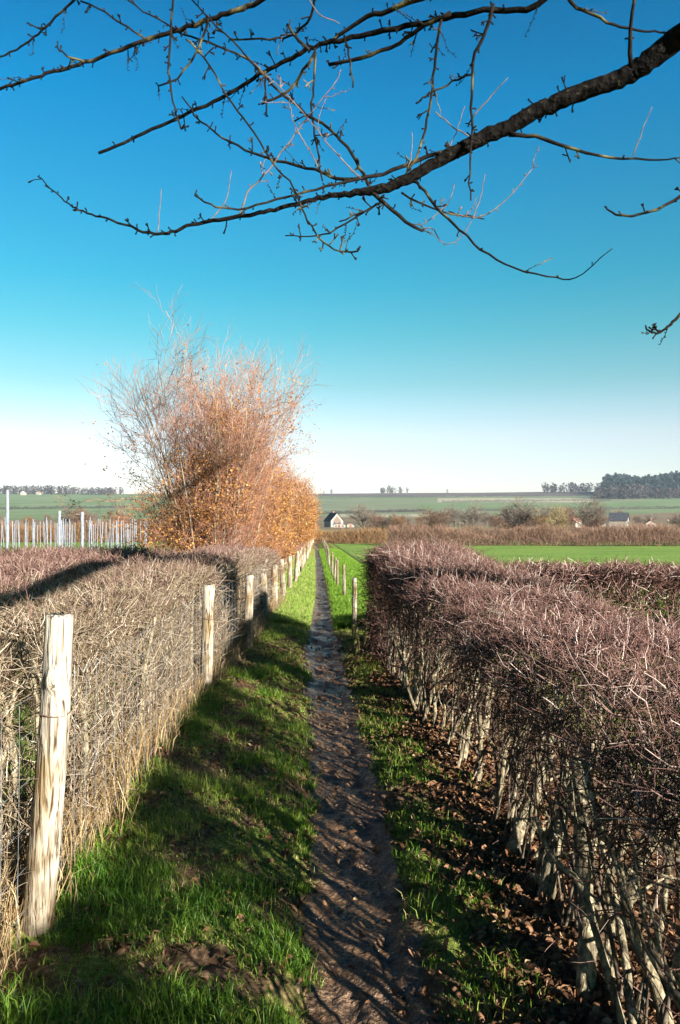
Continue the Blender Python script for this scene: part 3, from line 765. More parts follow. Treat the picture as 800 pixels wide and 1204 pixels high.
# ------------------------------------------------------------------ white stakes in the plantation on the left
def build_stakes():
    rng = RS(15)
    mats = M['vine_post']
    def px(x, D): return (x - CX) / F * D
    special = [(9, 30, 2.95, .06, 'tall thick pale stake at the left end of the plantation row'), (70, 38, 2.35, .07, 'thick pale stake taller than its neighbours, left of the crossbar stake'),
               (97, 38, 2.3, .08, 'thick pale stake with a short crossbar near its top')]
    for i, (x, D, h, r, lab) in enumerate(special):
        X = px(x, D); root = empty('plantation_stake', (X, D, float(z0(D)) + .0), label=lab, category='stake')
        obj('pole', post_mesh(r, h, rng, 10, 8, False).mesh('stake_pole'), mats, root)
        if i == 2:
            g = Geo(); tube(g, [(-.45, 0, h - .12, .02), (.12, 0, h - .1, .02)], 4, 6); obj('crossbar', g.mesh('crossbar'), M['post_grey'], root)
    protos = [post_mesh(r, h, rng, 7, 5, False, (rng.normal(0, .02), 0)).mesh('white_stake') for r, h in ((.026, 2.0), (.022, 2.1), (.03, 1.9), (.02, 2.0))]
    for m in protos: m.materials.append(mats)
    n = 0
    for D in (41, 46, 52, 59, 67):
        X = px(-6, D) + rng.uniform(0, 1)
        while X < px(176, D):
            o = bpy.data.objects.new('plantation_stake', protos[n % 4]); COL.objects.link(o)
            o.location = (X, D + rng.normal(0, .6), float(z0(D))); o.rotation_euler = (rng.normal(0, .02), rng.normal(0, .03), 0)
            o['label'] = 'slim white stake in the plantation rows behind the left hedge'; o['category'] = 'stake'; o['group'] = 'white plantation stakes'
            X += (.52 + rng.normal(0, .1)) * (D / 46) * rng.choice([.6, 1, 1, 1.3]); n += 1
build_stakes()

# ------------------------------------------------------------------ trees
def grow(P, R, per, L, ang, up, rng, K=5, rs=.55, bend=.25, t0=.25, t1=1.0, out=None):
    N, k, _ = P.shape
    idx = np.repeat(np.arange(N), per); n = len(idx)
    t = t0 + (t1 - t0) * rng.random(n); f = t * (k - 1); i = np.minimum(f.astype(int), k - 2); fr = (f - i)[:, None]
    S = P[idx, i] * (1 - fr) + P[idx, i + 1] * fr; T = norm(P[idx, i + 1] - P[idx, i])
    rb = (R[idx, i] * (1 - fr[:, 0]) + R[idx, i + 1] * fr[:, 0]) * rs
    w = rng.normal(size=(n, 3)); w -= T * (w * T).sum(-1, keepdims=True); w = norm(w)
    a = np.radians(rng.normal(ang, ang * .3, n))[:, None]
    D = norm(T * np.cos(a) + w * np.sin(a) + np.array([0, 0, up]))
    l = rng.uniform(.55, 1.1, n) * L * (1.15 - .5 * t)
    b = rng.normal(size=(n, 3)) * .5 + np.array([0, 0, up]); 
    s = np.linspace(0, 1, K)[None, :, None]
    Q = S[:, None] + D[:, None] * l[:, None, None] * s + b[:, None] * (l * bend)[:, None, None] * s ** 2
    Q[:, 1:] += rng.normal(size=(n, K - 1, 3)) * (l * .03)[:, None, None]
    return Q, rb[:, None] * np.linspace(1, .4, K)[None]

def leaf_quads(g, C, size, rng, rnd, mat=0):
    n = len(C); a = norm(rng.normal(size=(n, 3))); b = rng.normal(size=(n, 3)); b = norm(b - a * (a * b).sum(-1, keepdims=True))
    a = a * size[:, None]; b = b * (size * .6)[:, None]
    V = np.stack([C - a, C - b, C + a, C + b], 1)
    g.add(V.reshape(-1, 3), quads=np.arange(n * 4).reshape(-1, 4), rnd=np.repeat(rnd, 4), mat=mat)

M['shrub_bark'] = mat_noise('shrub_bark', [(.3, (.16, .125, .08)), (.6, (.32, .27, .18)), (.8, (.46, .42, .30))], nscale=14, bstr=.3)
M['shrub_twig'] = mat_rnd('pinkish_twigs', [(0, (.10, .045, .028)), (.4, (.25, .115, .07)), (.75, (.37, .205, .145)), (1, (.48, .34, .27))])
M['shrub_leaf'] = mat_rnd('withered_orange_leaves', [(0, (.18, .065, .02)), (.4, (.38, .16, .04)), (.75, (.52, .27, .07)), (1, (.60, .42, .16))], trans=.3, rough=.6)

def make_shrub(seed, h, spread, nstem, leafy, lowleaf=1.0, tw=1.0):
    """multi-stemmed hedge tree: trunks, twigs, withered leaves"""
    rng = RS(seed)
    root = empty('hornbeam_tree')
    K = 8; s = np.linspace(0, 1, K)[None, :, None]
    az = rng.uniform(0, 2 * np.pi, nstem); rad = rng.uniform(.02, .28, nstem)
    S = np.stack([np.cos(az) * rad, np.sin(az) * rad, np.full(nstem, -.1)], -1)
    outv = np.stack([np.cos(az), np.sin(az), 0 * az], -1) * (spread * rng.uniform(.15, .9, nstem))[:, None]
    H = h * rng.uniform(.66, .84, nstem)
    P = S[:, None] + outv[:, None] * s ** 1.3 + np.array([0, 0, 1.0]) * H[:, None, None] * s
    P[:, 1:] += np.cumsum(rng.normal(size=(nstem, K - 1, 3)) * np.array([.045, .045, .02]), 1)
    R = rng.uniform(.011, .024, nstem)[:, None] * np.linspace(1.15, .3, K)[None]
    g = Geo(); strands(g, P, R, 7); obj('trunk', g.mesh('shrub_trunk'), M['shrub_bark'], root)
    P1, R1 = grow(P, R, 17, h * .25, 45, .32, rng, 6, .5, .3, .10, .98)
    P2, R2 = grow(P1, np.maximum(R1, .004), 6, h * .14, 44, .18, rng, 5, .6, .25)
    P3, R3 = grow(P2, np.maximum(R2, .003), 3, h * .08, 38, .15, rng, 4, .7, .2)
    g = Geo()
    for Pn, Rn, lo in ((P1, R1, .0034), (P2, R2, .0019), (P3, R3, .0013)):
        zz = Pn[:, 0, 2] / h
        strands(g, Pn, np.maximum(Rn, lo) * tw, 3, np.clip(rng.normal(.42 + zz * .25, .2, len(Pn)), 0, 1))
    obj('crown', g.mesh('shrub_crown'), M['shrub_twig'], root)
    C = np.concatenate([P2[:, 2:].reshape(-1, 3), P3.reshape(-1, 3)])
    zz = C[:, 2] / h
    dens = np.clip(1.15 - zz * 1.25, .015, 1) * (fbm(C[:, 0] * 1.1 + seed, C[:, 2] * 1.1, seed, 3) > .40)
    C = np.concatenate([C[rng.random(len(C)) < dens * leafy] for _ in range(2)])
    C = C + rng.normal(size=C.shape) * .05
    g = Geo(); leaf_quads(g, C, rng.uniform(.011, .024, len(C)) * tw, rng, np.clip(rng.normal(.5, .25, len(C)), 0, 1))
    obj('leaves', g.mesh('shrub_leaves'), M['shrub_leaf'], root)
    return root

def build_shrub_row():
    rng = RS(21)
    near = make_shrub(101, 4.6, 1.55, 20, .7)
    kinds = [make_shrub(102, 4.9, 1.3, 13, .8), make_shrub(103, 4.4, 1.25, 12, 1.2, tw=1.3), make_shrub(104, 4.0, 1.2, 11, 1.7, tw=1.5)]
    near['label'] = 'tallest shrubby tree, bare pinkish top and pale trunk, nearest in the row along the fence'
    near['category'] = 'tree'
    near.location = (-2.05, 12.3, float(z0(12.3)))
    ys = [13.9, 15.6, 17.8] + list(np.arange(20, 80, 2.7))
    used = [0, 0, 0]
    for i, y in enumerate(ys):
        k = i if i < 3 else int(rng.integers(0, 3))
        o = kinds[k] if i < 3 else copy_tree(kinds[k])
        o.location = (float(flx(y)) - (.95 if y < 17 else .75) + rng.normal(0, .1), y, float(z0(y)))
        o.rotation_euler = (0, 0, rng.uniform(0, 6.28)); sca = 1.0 if i < 2 else rng.uniform(.78, .98); o.scale = (sca * (.85 if i > 3 else .92), sca, sca)
        o['category'] = 'tree'
        o['label'] = ('rounded hornbeam tree full of orange leaves, second from the front of the fence row' if i == 0 else
                      'orange hornbeam in the dense tree row behind the far left fence posts')
        if i > 0: o['group'] = 'orange hornbeams along the left fence'
build_shrub_row()

# ------------------------------------------------------------------ bare valley trees, hedgerows, woods
M['far_bark'] = mat_noise('valley_bark', [(.3, (.10, .085, .06)), (.7, (.22, .18, .13))], nscale=3)
def far_tree(seed, h, spread, tint, name='bare_tree', tw=1.0, nl=0):
    rng = RS(seed); root = empty(name)
    K = 6; s = np.linspace(0, 1, K)[None, :, None]; ns = 3
    az = rng.uniform(0, 6.28, ns)
    P = np.array([0, 0, -.2]) + s * np.array([0, 0, h * .6]) + (np.stack([np.cos(az), np.sin(az), 0 * az], -1) * spread * .4)[:, None] * s ** 2
    R = np.full((ns, 1), h * .016) * np.linspace(1, .35, K)[None]
    g = Geo(); strands(g, P, R, 6); obj('trunk', g.mesh('far_trunk'), M['far_bark'], root)
    P1, R1 = grow(P, R, 14, h * .36, 50, .25, rng, 5, .5, .25, .2, 1)
    P2, R2 = grow(P1, R1, 8, h * .17, 42, .15, rng, 4, .6, .2)
    P3, R3 = grow(P2, R2, 3, h * .1, 40, .1, rng, 3, .8, .2)
    g = Geo(); lo = .011 * tw
    for Pn, Rn in ((P1, R1), (P2, R2), (P3, R3)):
        strands(g, Pn, np.maximum(Rn, lo), 3, np.clip(rng.normal(.5, .2, len(Pn)), 0, 1))
    obj('crown', g.mesh('far_crown'), tint, root)
    return root

TB = mat_rnd('valley_twigs_brown', [(0, (.08, .045, .032)), (.5, (.16, .095, .065)), (1, (.26, .17, .12))])
TO = mat_rnd('valley_twigs_orange', [(0, (.10, .05, .025)), (.5, (.20, .11, .055)), (1, (.31, .20, .10))])
TG = mat_rnd('valley_twigs_grey', [(0, (.10, .08, .062)), (.5, (.17, .14, .11)), (1, (.25, .21, .17))])
TY = mat_rnd('valley_twigs_olive', [(0, (.14, .10, .05)), (.5, (.23, .18, .09)), (1, (.32, .27, .14))])

def far_hedge(name, label, p0, p1, width, h, n, mat, seed, r=.012, cat='hedge', var=.3):
    rng = RS(seed)
    p0, p1 = np.array(p0, float), np.array(p1, float); mid = (p0 + p1) / 2
    root_z = float(ridge(np.array(mid[0]), np.array(mid[1])))
    t = rng.random(n); b = p0[None] + (p1 - p0)[None] * t[:, None]
    dirv = norm((p1 - p0)[None])[0]; nrm = np.array([-dirv[1], dirv[0]])
    b = b + nrm[None] * rng.normal(0, width / 2.5, n)[:, None]
    ln = np.linalg.norm(p1 - p0)
    hh = h * (1 - var + 2 * var * fbm(t * ln / (h * 1.3), 0 * t, seed, 3))
    zz = ridge(b[:, 0], b[:, 1])
    S = np.stack([b[:, 0] - mid[0], b[:, 1] - mid[1], zz - root_z + hh * rng.random(n) ** 1.2 * .75 - .05], -1)
    D = rng.normal(size=(n, 3)) * .55 + np.array([0, 0, 1.0])
    g = Geo(); 
    D = norm(D); L = hh * rng.uniform(.2, .4, n); s = np.linspace(0, 1, 3)[None, :, None]
    P = S[:, None] + D[:, None] * L[:, None, None] * s
    strands(g, P, np.full((n, 1), r) * np.array([[1, .8, .4]]), 3, np.clip(rng.normal(.5, .22, n), 0, 1))
    return obj(name, g.mesh(name), mat, loc=(mid[0], mid[1], root_z), label=label, category=cat)

# hedge crossing the end of the path, hedge beyond the green field
far_hedge('hedge', 'tan clipped hedge closing off the far end of the path below the white house', (-6, 84), (5, 84), 1.2, 1.75, 8000, TO, 51, .013, var=.12)
far_hedge('hedge', 'long russet hedge along the far edge of the bright green field', (4.5, 74), (42, 69), 1.6, 1.9, 15000, TB, 52, .013, var=.55)
far_hedge('hedge', 'darker brown second hedge behind the russet one beyond the green field', (7, 108), (60, 100), 2.5, 2.2, 20000, TB, 53, .018, var=.35)
far_hedge('hedge', 'brown scrubby hedge behind the white stakes on the left', (-48, 92), (-14, 96), 3, 2.8, 16000, TO, 54, .016, var=.35)

def build_valley_trees():
    rng = RS(64)
    P = [far_tree(201, 6, 2.2, TB), far_tree(202, 7, 2.4, TG, tw=1.4), far_tree(203, 5, 2.0, TO), far_tree(204, 8, 2.8, TG, tw=1.6)]
    w = far_tree(205, 5.2, 2.4, TY, tw=1.0, name='willow_tree')
    D = 82; w.location = ((648 - CX) / F * D, D, float(z0(D))); w.scale = (1.1, 1.1, .93)
    w['label'] = 'round olive bare willow standing out beyond the green field'; w['category'] = 'tree'
    n = 0
    for i in range(118):
        D = float(rng.uniform(125, 520)) if i < 90 else float(rng.uniform(105, 200))
        u = float(rng.uniform(.0, .52)) if i % 5 else float(rng.uniform(-.5, -.26))
        if .03 > u > -.06 or (D < 330 and (.34 < u < .385 or .29 < u < .312 or .385 < u < .41)): continue
        k = int(rng.integers(0, 4)); o = P[k] if (n < 4 and k == n) else None
        if n < 4: o = P[n]; k = n
        else: o = copy_tree(P[k])
        o.location = (u * D, D, float(z0(D)) - .05); o.rotation_euler = (0, 0, float(rng.uniform(0, 6.28))); s = float(rng.uniform(.65, 1.15)) * (1 + D / 900); o.scale = (s * 1.15, s * 1.15, s * .85)
        o['label'] = 'bare winter tree among the brown scrub of the valley floor'; o['category'] = 'tree'; o['group'] = 'bare trees on the valley floor'
        n += 1
build_valley_trees()

M['wood'] = mat_rnd('conifer_needles', [(0, (.006, .018, .024)), (.5, (.013, .030, .032)), (1, (.03, .05, .042))])
M['wood_bare'] = mat_rnd('bare_wood', [(0, (.022, .020, .022)), (.5, (.045, .037, .036)), (1, (.08, .064, .058))])
def wood(name, label, pts, h, mat, seed, cat='wood', conical=True, kind='stuff', per=46):
    """far-off wood: every crown a loose cloud of needle clumps"""
    rng = RS(seed); pts = np.asarray(pts, float); n = len(pts)
    c = pts.mean(0); rz = float(ridge(np.array(c[0]), np.array(c[1])))
    zz = ridge(pts[:, 0], pts[:, 1])
    H = h * rng.uniform(.55, 1.35, n) * (.75 + .6 * vnoise(pts[:, 0] / 60, pts[:, 1] / 200, seed))
    idx = np.repeat(np.arange(n), per); t = rng.random(len(idx))
    prof = (1 - t) * .40 + .03 if conical else .34 * np.sqrt(np.clip(1 - (2 * t - 1.1) ** 2, 0.02, 1))
    az = rng.uniform(0, 6.28, len(idx)); rr = prof * H[idx] * rng.uniform(.3, 1, len(idx))
    C = np.stack([pts[idx, 0] - c[0] + rr * np.cos(az), pts[idx, 1] - c[1] + rr * np.sin(az), zz[idx] - rz + H[idx] * (.08 + .92 * t)], -1)
    g = Geo(); leaf_quads(g, C, H[idx] * rng.uniform(.06, .13, len(idx)), rng, np.clip(rng.normal(.5, .2, n)[idx] + rng.normal(0, .12, len(idx)), 0, 1))
    tp = np.stack([pts[:, 0] - c[0], pts[:, 1] - c[1], zz - rz], -1)
    strands(g, np.stack([tp - [0, 0, .5], tp + np.array([0, 0, 1.0]) * (H * .8)[:, None]], 1), H * .015, 3, np.full(n, .2))
    o = obj(name, g.mesh(name), mat, loc=(c[0], c[1], rz), label=label, category=cat)
    if kind: o['kind'] = kind
    return o
rng = RS(71)
def area(n, x0, x1, D0, D1):
    D = rng.uniform(D0, D1, n); x = rng.uniform(x0, x1, n); return np.stack([(x - CX) / F * D, D], -1)
pts = area(1700, 708, 840, 1480, 1950); pts = pts[(pts[:, 0] / pts[:, 1] * F + CX) > 705 + 25 * rng.random(len(pts)) + (pts[:, 1] < 1600) * 12] 
wood('woodland', 'dark conifer wood on the ridge at the right', pts, 30, M['wood'], 81)
wood('woodland', 'grey leafless wood below and beside the dark conifers', np.vstack([area(160, 700, 810, 1380, 1490), area(70, 640, 720, 1800, 1900)]), 17, M['wood_bare'], 82, conical=False)
wood('tree_clump', 'small dark clump of trees on the middle of the ridge', area(16, 448, 484, 1840, 1890), 12, M['wood_bare'], 83, cat='trees', conical=False)
wood('treeline', 'blue grey line of trees on the ridge at the left', area(230, -20, 145, 1750, 1880), 13, M['wood_bare'], 84, conical=False)
# lone trees on the ridge, hedge lines on the slope
for i, (x, h, lab) in enumerate(((390, 9, 'lone round tree on the ridge above the house'), (381, 6, 'tiny lone bush on the ridge by the orange trees'), (526, 6, 'low lone bush on the skyline between clump and wood'))):
    D = 1885; wood('ridge_tree', lab, [((x - CX) / F * D, D)], h * 1.2, M['wood_bare'], 90 + i, cat='tree', conical=False, kind=None, per=90)
for i, (x0, D0, x1, D1, lab) in enumerate(((370, 1500, 640, 1560, 'dark field hedge running across the upper hillside'), (520, 1290, 720, 1330, 'dark hedge line below the pale hillside field'),
                                      (380, 900, 500, 960, 'dark hedge line at the foot of the hillside above the house'), (560, 960, 800, 1010, 'long scrub line at the foot of the right hillside'),
                                      (-10, 1000, 150, 1060, 'scrub line on the green hillside at the left'))):
    far_hedge('field_hedge', lab, ((x0 - CX) / F * D0, D0), ((x1 - CX) / F * D1, D1), 5, 4.0, 3500, M['wood_bare'], 95 + i, .12, var=.5)

# ------------------------------------------------------------------ houses
M['render'] = mat_noise('white_render', [(.3, (.25, .225, .185)), (.7, (.32, .295, .25))], nscale=1.5)
M['brown_render'] = mat_noise('timber_gable', [(.3, (.13, .095, .07)), (.7, (.18, .135, .10))], nscale=2)
M['roof'] = mat_noise('dark_roof', [(.3, (.035, .04, .05)), (.7, (.075, .08, .095))], nscale=2)
M['roof_red'] = mat_noise('red_roof', [(.3, (.20, .10, .07)), (.7, (.32, .17, .12))], nscale=2)
M['pane'] = mat_noise('dark_window', [(.3, (.03, .035, .045)), (.7, (.06, .07, .085))], nscale=2, rough=.1, spec=.6)
def house(label, x, D, w, dep, eave, rise, rot, wall='render', roof='roof', gable=None, nwin=2, zoff=0, cat='house', name='house', chimney=True):
    X = (x - CX) / F * D; Z = float(ridge(np.array(X), np.array(D))) + zoff
    r = empty(name, (X, D, Z), math.radians(rot), label=label, category=cat)
    g = Geo(); hw, hd = w / 2, dep / 2
    v = [(-hw, -hd, -1), (hw, -hd, -1), (hw, hd, -1), (-hw, hd, -1), (-hw, -hd, eave), (hw, -hd, eave), (hw, hd, eave), (-hw, hd, eave), (0, -hd, eave + rise), (0, hd, eave + rise)]
    g.add(v, quads=[[0, 1, 5, 4], [1, 2, 6, 5], [2, 3, 7, 6], [3, 0, 4, 7]], tris=[[4, 5, 8], [6, 7, 9]])
    obj('wall', g.mesh('house_wall', False), M[wall], r)
    g = Geo(); ov = .35; th = .18
    for s in (-1, 1):
        sl = rise / hw; ex = s * (hw + ov); ez = eave - sl * ov
        v = [(0, -hd - ov, eave + rise + .03), (ex, -hd - ov, ez + .03), (ex, hd + ov, ez + .03), (0, hd + ov, eave + rise + .03)]
        v += [(a, b, c + th) for a, b, c in v]
        g.add(v, quads=[[0, 1, 2, 3], [4, 5, 6, 7], [0, 1, 5, 4], [1, 2, 6, 5], [2, 3, 7, 6], [3, 0, 4, 7]])
    ro = obj('roof', g.mesh('house_roof', False), M[roof], r)
    if chimney:
        g = Geo(); box(g, w * .1, dep * .2, eave + rise * .6, .6, .6, rise * .4 + 1.0); obj('chimney', g.mesh('chimney', False), M['roof_red'], ro)
    if gable:
        g = Geo(); k = .62; zc = eave * .55
        g.add([(-hw * k, -hd - .03, zc), (hw * k, -hd - .03, zc), (hw * k, -hd - .03, eave), (0, -hd - .03, eave + rise * .68), (-hw * k, -hd - .03, eave)], quads=[[0, 1, 2, 4]], tris=[[4, 2, 3]])
        obj('gable_panel', g.mesh('gable_panel', False), M[gable], r)
    for i in range(nwin):
        g = Geo(); xx = (i + .5) / nwin * w * .84 - w * .42; box(g, xx, -hd - .05, eave * .35, w * .14, .08, eave * .42)
        obj('window', g.mesh('house_window', False), M['pane'], r)
    g = Geo(); box(g, -w * .02, -hd - .06, -.4, .95, .06, 2.3); obj('door', g.mesh('house_door', False), M['roof_red'], r)
    return r
house('white gabled house with dark roof beyond the end of the path', 392.5, 380, 6.4, 9, 3.2, 3.6, 22, gable='brown_render', nwin=2)
house('low white outbuilding in front of the white gabled house', 399, 366, 5.6, 3.5, 1.5, .5, 4, nwin=3, cat='outbuilding', name='outbuilding', chimney=False, zoff=-.2)
house('small white shed with a dark flat roof right of the gabled house', 412.5, 372, 3.3, 3, 1.2, .9, 0, nwin=1, cat='shed', name='garden_shed', chimney=False)
house('dark roofed house with white window fronts among the valley trees', 728, 300, 5.0, 6.5, 2.4, 2.6, 62, nwin=3, zoff=.9)
house('small white cottage left of the dark roofed valley house', 677, 330, 3.0, 4, 1.9, 1.2, -55, roof='roof_red', nwin=1, zoff=1.0)
house('pale low bungalow right of the dark roofed valley house', 765, 310, 4.2, 4, 1.5, 1.2, -12, roof='roof_red', nwin=2, zoff=.4)
house('tiny pale house between the olive willow and the white cottage', 706, 420, 4.4, 5, 2.4, 1.6, -8, roof='roof_red', nwin=2, zoff=.8)
house('white house on the left ridge before the blue grey trees', 28, 1690, 11, 10, 5, 4, 12, nwin=3)
house('second white house on the left ridge, further right by the trees', 46, 1720, 7, 9, 4, 3, -10, nwin=2, roof='roof_red')

# ------------------------------------------------------------------ overhanging tree
def bark_mossy():
    m, nt, b = new_mat('lichen_bark')
    v = coords(nt)
    n = nd(nt, 'ShaderNodeTexNoise', Scale=26.0, Detail=5.0); nt.links.new(v, n.inputs['Vector'])
    n2 = nd(nt, 'ShaderNodeTexNoise', Scale=7.0, Detail=4.0); nt.links.new(v, n2.inputs['Vector'])
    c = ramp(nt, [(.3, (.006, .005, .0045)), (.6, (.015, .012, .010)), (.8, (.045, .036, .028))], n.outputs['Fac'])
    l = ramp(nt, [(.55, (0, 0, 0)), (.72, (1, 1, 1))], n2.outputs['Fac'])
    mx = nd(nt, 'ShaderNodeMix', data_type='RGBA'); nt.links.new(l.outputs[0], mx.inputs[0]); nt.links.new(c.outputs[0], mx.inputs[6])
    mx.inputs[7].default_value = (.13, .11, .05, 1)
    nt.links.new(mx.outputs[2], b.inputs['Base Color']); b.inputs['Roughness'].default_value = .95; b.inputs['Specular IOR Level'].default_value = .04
    bump(nt, b, n.outputs['Fac'], .9, .012)
    return m
M['bark_tree'] = bark_mossy()
M['bark_shaded'] = mat_noise('shaded_bough_bark', [(.3, (.004, .0035, .0035)), (.52, (.008, .007, .0065)), (.66, (.018, .015, .012)), (.78, (.10, .09, .05))], nscale=34, bstr=1.0, bdist=.02, spec=.03)  # dark bark with the crown's shade on the boughs painted into its colour
M['pale_shoot'] = mat_noise('pale_shoot_bark', [(.3, (.08, .055, .048)), (.7, (.20, .15, .13))], nscale=30)

def build_overhang():
    rng = RS(303)
    TX, TY = 4.5, 2.2
    root = empty('overhanging_tree', (TX, TY, float(z0(TY))), label='bare tree with knobbly mossy branches reaching over the top of the view', category='tree')
    off = np.array(root.location)
    def depth(x, y): return 3.9 + .25 * math.sin(x / 260.0 + 1.0) + .0006 * (y - 150) + .15 * math.sin(y / 90.0)
    def W(x, y, d): return np.array([(x - CX) / F * d, d, EYE + (CY - y) / F * d])
    def branch(pts, w, bow=0.0, shade='bark_tree', spurs=True, name='branch', extra=None, few=1.0):
        """pts in the order tip .. base, widths in picture pixels at tip and base"""
        n = len(pts); P = []
        for i, (x, y) in enumerate(pts):
            t = i / (n - 1); d = depth(x, y) + bow * (1 - t)
            if len(w) == n: wi = w[i]
            else: wi = w[0] + (w[-1] - w[0]) * t
            P.append((*(W(x, y, d) - off), wi / F * d / 2 * (.68 if wi < 12 else .88)))
        if extra: P += [(*(np.array(e[:3]) - off), e[3]) for e in extra]
        L = sum(np.linalg.norm(np.array(P[i + 1][:3]) - np.array(P[i][:3])) for i in range(len(P) - 1))
        m = max(10, int(L / .045)); g = Geo()
        sp = smooth_path(P, m); sp[:, :3] += rng.normal(size=(m, 3)) * .0035 * np.minimum(1, sp[:, 3:4] / .004)
        big = sp[:, 3].max() > .02
        tube(g, sp, m, 12 if big else 7, .05, rng)
        if spurs:
            ns = int(L / (.043 if not big else .06) * few)
            for k in range(ns):
                i = rng.integers(0, m - 1); q = sp[i]; T = norm(sp[min(i + 1, m - 1), :3] - sp[max(i - 1, 0), :3])
                if extra and i > m * .7: continue
                d = rng.normal(size=3); d -= T * d.dot(T); d = norm(d + T * -.5 + np.array([0, 0, rng.choice([-.3, .5])]))
                l = rng.choice([.014, .025, .04, .07], p=[.4, .32, .19, .09]); r = min(q[3] * .7, .0032) + .0008
                e = q[:3] + d * (q[3] + l); mid = q[:3] + d * (q[3] + l * .55) + rng.normal(size=3) * .003
                tube(g, [(*q[:3], r), (*mid, r * .85), (*e, r * 1.25)], 5, 5, .12, rng)
                if k % 6 == 4 and not big:   # a longer side twig with buds
                    l2 = rng.uniform(.07, .17); d2 = norm(d + T * -.3 + rng.normal(size=3) * .2); pp = [(*q[:3], .0022)]
                    for tt in (.35, .7, 1): pp.append((*(q[:3] + d2 * l2 * tt + rng.normal(size=3) * .006), .0019 - .0006 * tt))
                    tube(g, pp, 8, 5, .1, rng); sq = smooth_path(pp, 8)
                    for bq in sq[2:]: tube(g, [(*bq[:3], .0016), (*(bq[:3] + norm(rng.normal(size=3)) * .011), .0026)], 2, 5)
                if l > .025:
                    for _ in range(2):
                        e2 = mid + norm(d + rng.normal(size=3) * .7) * l * .5; tube(g, [(*mid, r * .7), (*e2, r * .9)], 2, 4)
        return obj(name, g.mesh('tree_' + name), M[shade], root)
    tr = Geo()
    tp = [(0, 0, -.3, .24), (.03, -.02, .5, .19), (.0, .05, 1.8, .17), (-.08, 0, 3.2, .155), (-.1, -.1, 4.3, .14), (-.05, -.15, 5.6, .10), (.15, -.1, 7.2, .05), (.2, -.1, 8.2, .015)]
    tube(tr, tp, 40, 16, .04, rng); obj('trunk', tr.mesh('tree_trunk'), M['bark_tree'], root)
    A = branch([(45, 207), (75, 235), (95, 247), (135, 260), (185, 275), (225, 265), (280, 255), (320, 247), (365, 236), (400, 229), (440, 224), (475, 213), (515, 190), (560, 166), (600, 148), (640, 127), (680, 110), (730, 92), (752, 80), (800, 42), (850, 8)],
               [2, 2.5, 3, 4, 5, 6, 7, 7, 8, 9.5, 12, 14, 16, 19, 20, 21, 22, 24, 26, 30, 32], extra=[(2.6, 3.7, 4.4, .085), (3.6, 2.8, 4.35, .10), (4.42, 2.25, 4.0, .12)], shade='bark_shaded')
    lg = Geo()
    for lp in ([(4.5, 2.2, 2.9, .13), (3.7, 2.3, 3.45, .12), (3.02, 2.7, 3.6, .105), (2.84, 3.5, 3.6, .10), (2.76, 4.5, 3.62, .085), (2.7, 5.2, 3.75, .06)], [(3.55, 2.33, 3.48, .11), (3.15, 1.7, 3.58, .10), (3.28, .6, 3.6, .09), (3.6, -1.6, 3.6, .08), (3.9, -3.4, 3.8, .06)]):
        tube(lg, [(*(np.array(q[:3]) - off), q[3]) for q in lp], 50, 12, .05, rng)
    obj('limb', lg.mesh('tree_limb'), M['bark_shaded'], root)
    top = W(720, -130, depth(720, -130))
    branch([(60, -40), (200, -55), (300, -60), (420, -75), (560, -95), (720, -130)], (4, 22), extra=[(2.6, 3.6, 5.3, .07), (4.44, 2.2, 5.2, .1)], shade='bark_shaded')
    # upper crown of the tree, above and to the right of the view
    crown_ = np.array([[[a + b * t + .05 * rng.normal(), c + d * t + .05 * rng.normal(), e + f * t + .2 * math.sin(t * 3)] for t in np.linspace(0, 1, 8)] for a, b, c, d, e, f in
        [(4.5, 1.6, 2.2, -2.6, 3.8, 1.4), (4.5, 2.6, 2.2, -.6, 4.4, 1.8), (4.5, .6, 2.2, -3.0, 4.2, 2.0), (4.5, 2.4, 2.2, -1.6, 5.0, 1.8), (4.5, 1.4, 2.2, -.2, 5.4, 2.2)]]) - off
    Rc = np.full((5, 1), .06) * np.linspace(1, .3, 8)[None]
    C1, S1 = grow(crown_, Rc, 16, 1.3, 45, .15, rng, 6, .5, .25, .2); C2, S2 = grow(C1, S1, 8, .6, 40, .1, rng, 5, .6, .2)
    gc = Geo()
    for a, b in ((crown_, Rc), (C1, np.maximum(S1, .004)), (C2, np.maximum(S2, .003))):
        # keep it clear of the frame seen from the path
        top_ok = (a[..., 2] + off[2] - EYE) / np.maximum(a[..., 1] + off[1], .3) > .72
        side_ok = (a[..., 0] + off[0]) / np.maximum(a[..., 1] + off[1], .3) > .50
        k = (top_ok | side_ok).all(1)
        strands(gc, a[k], b[k], 6)
    obj('crown', gc.mesh('tree_crown'), M['bark_tree'], root)
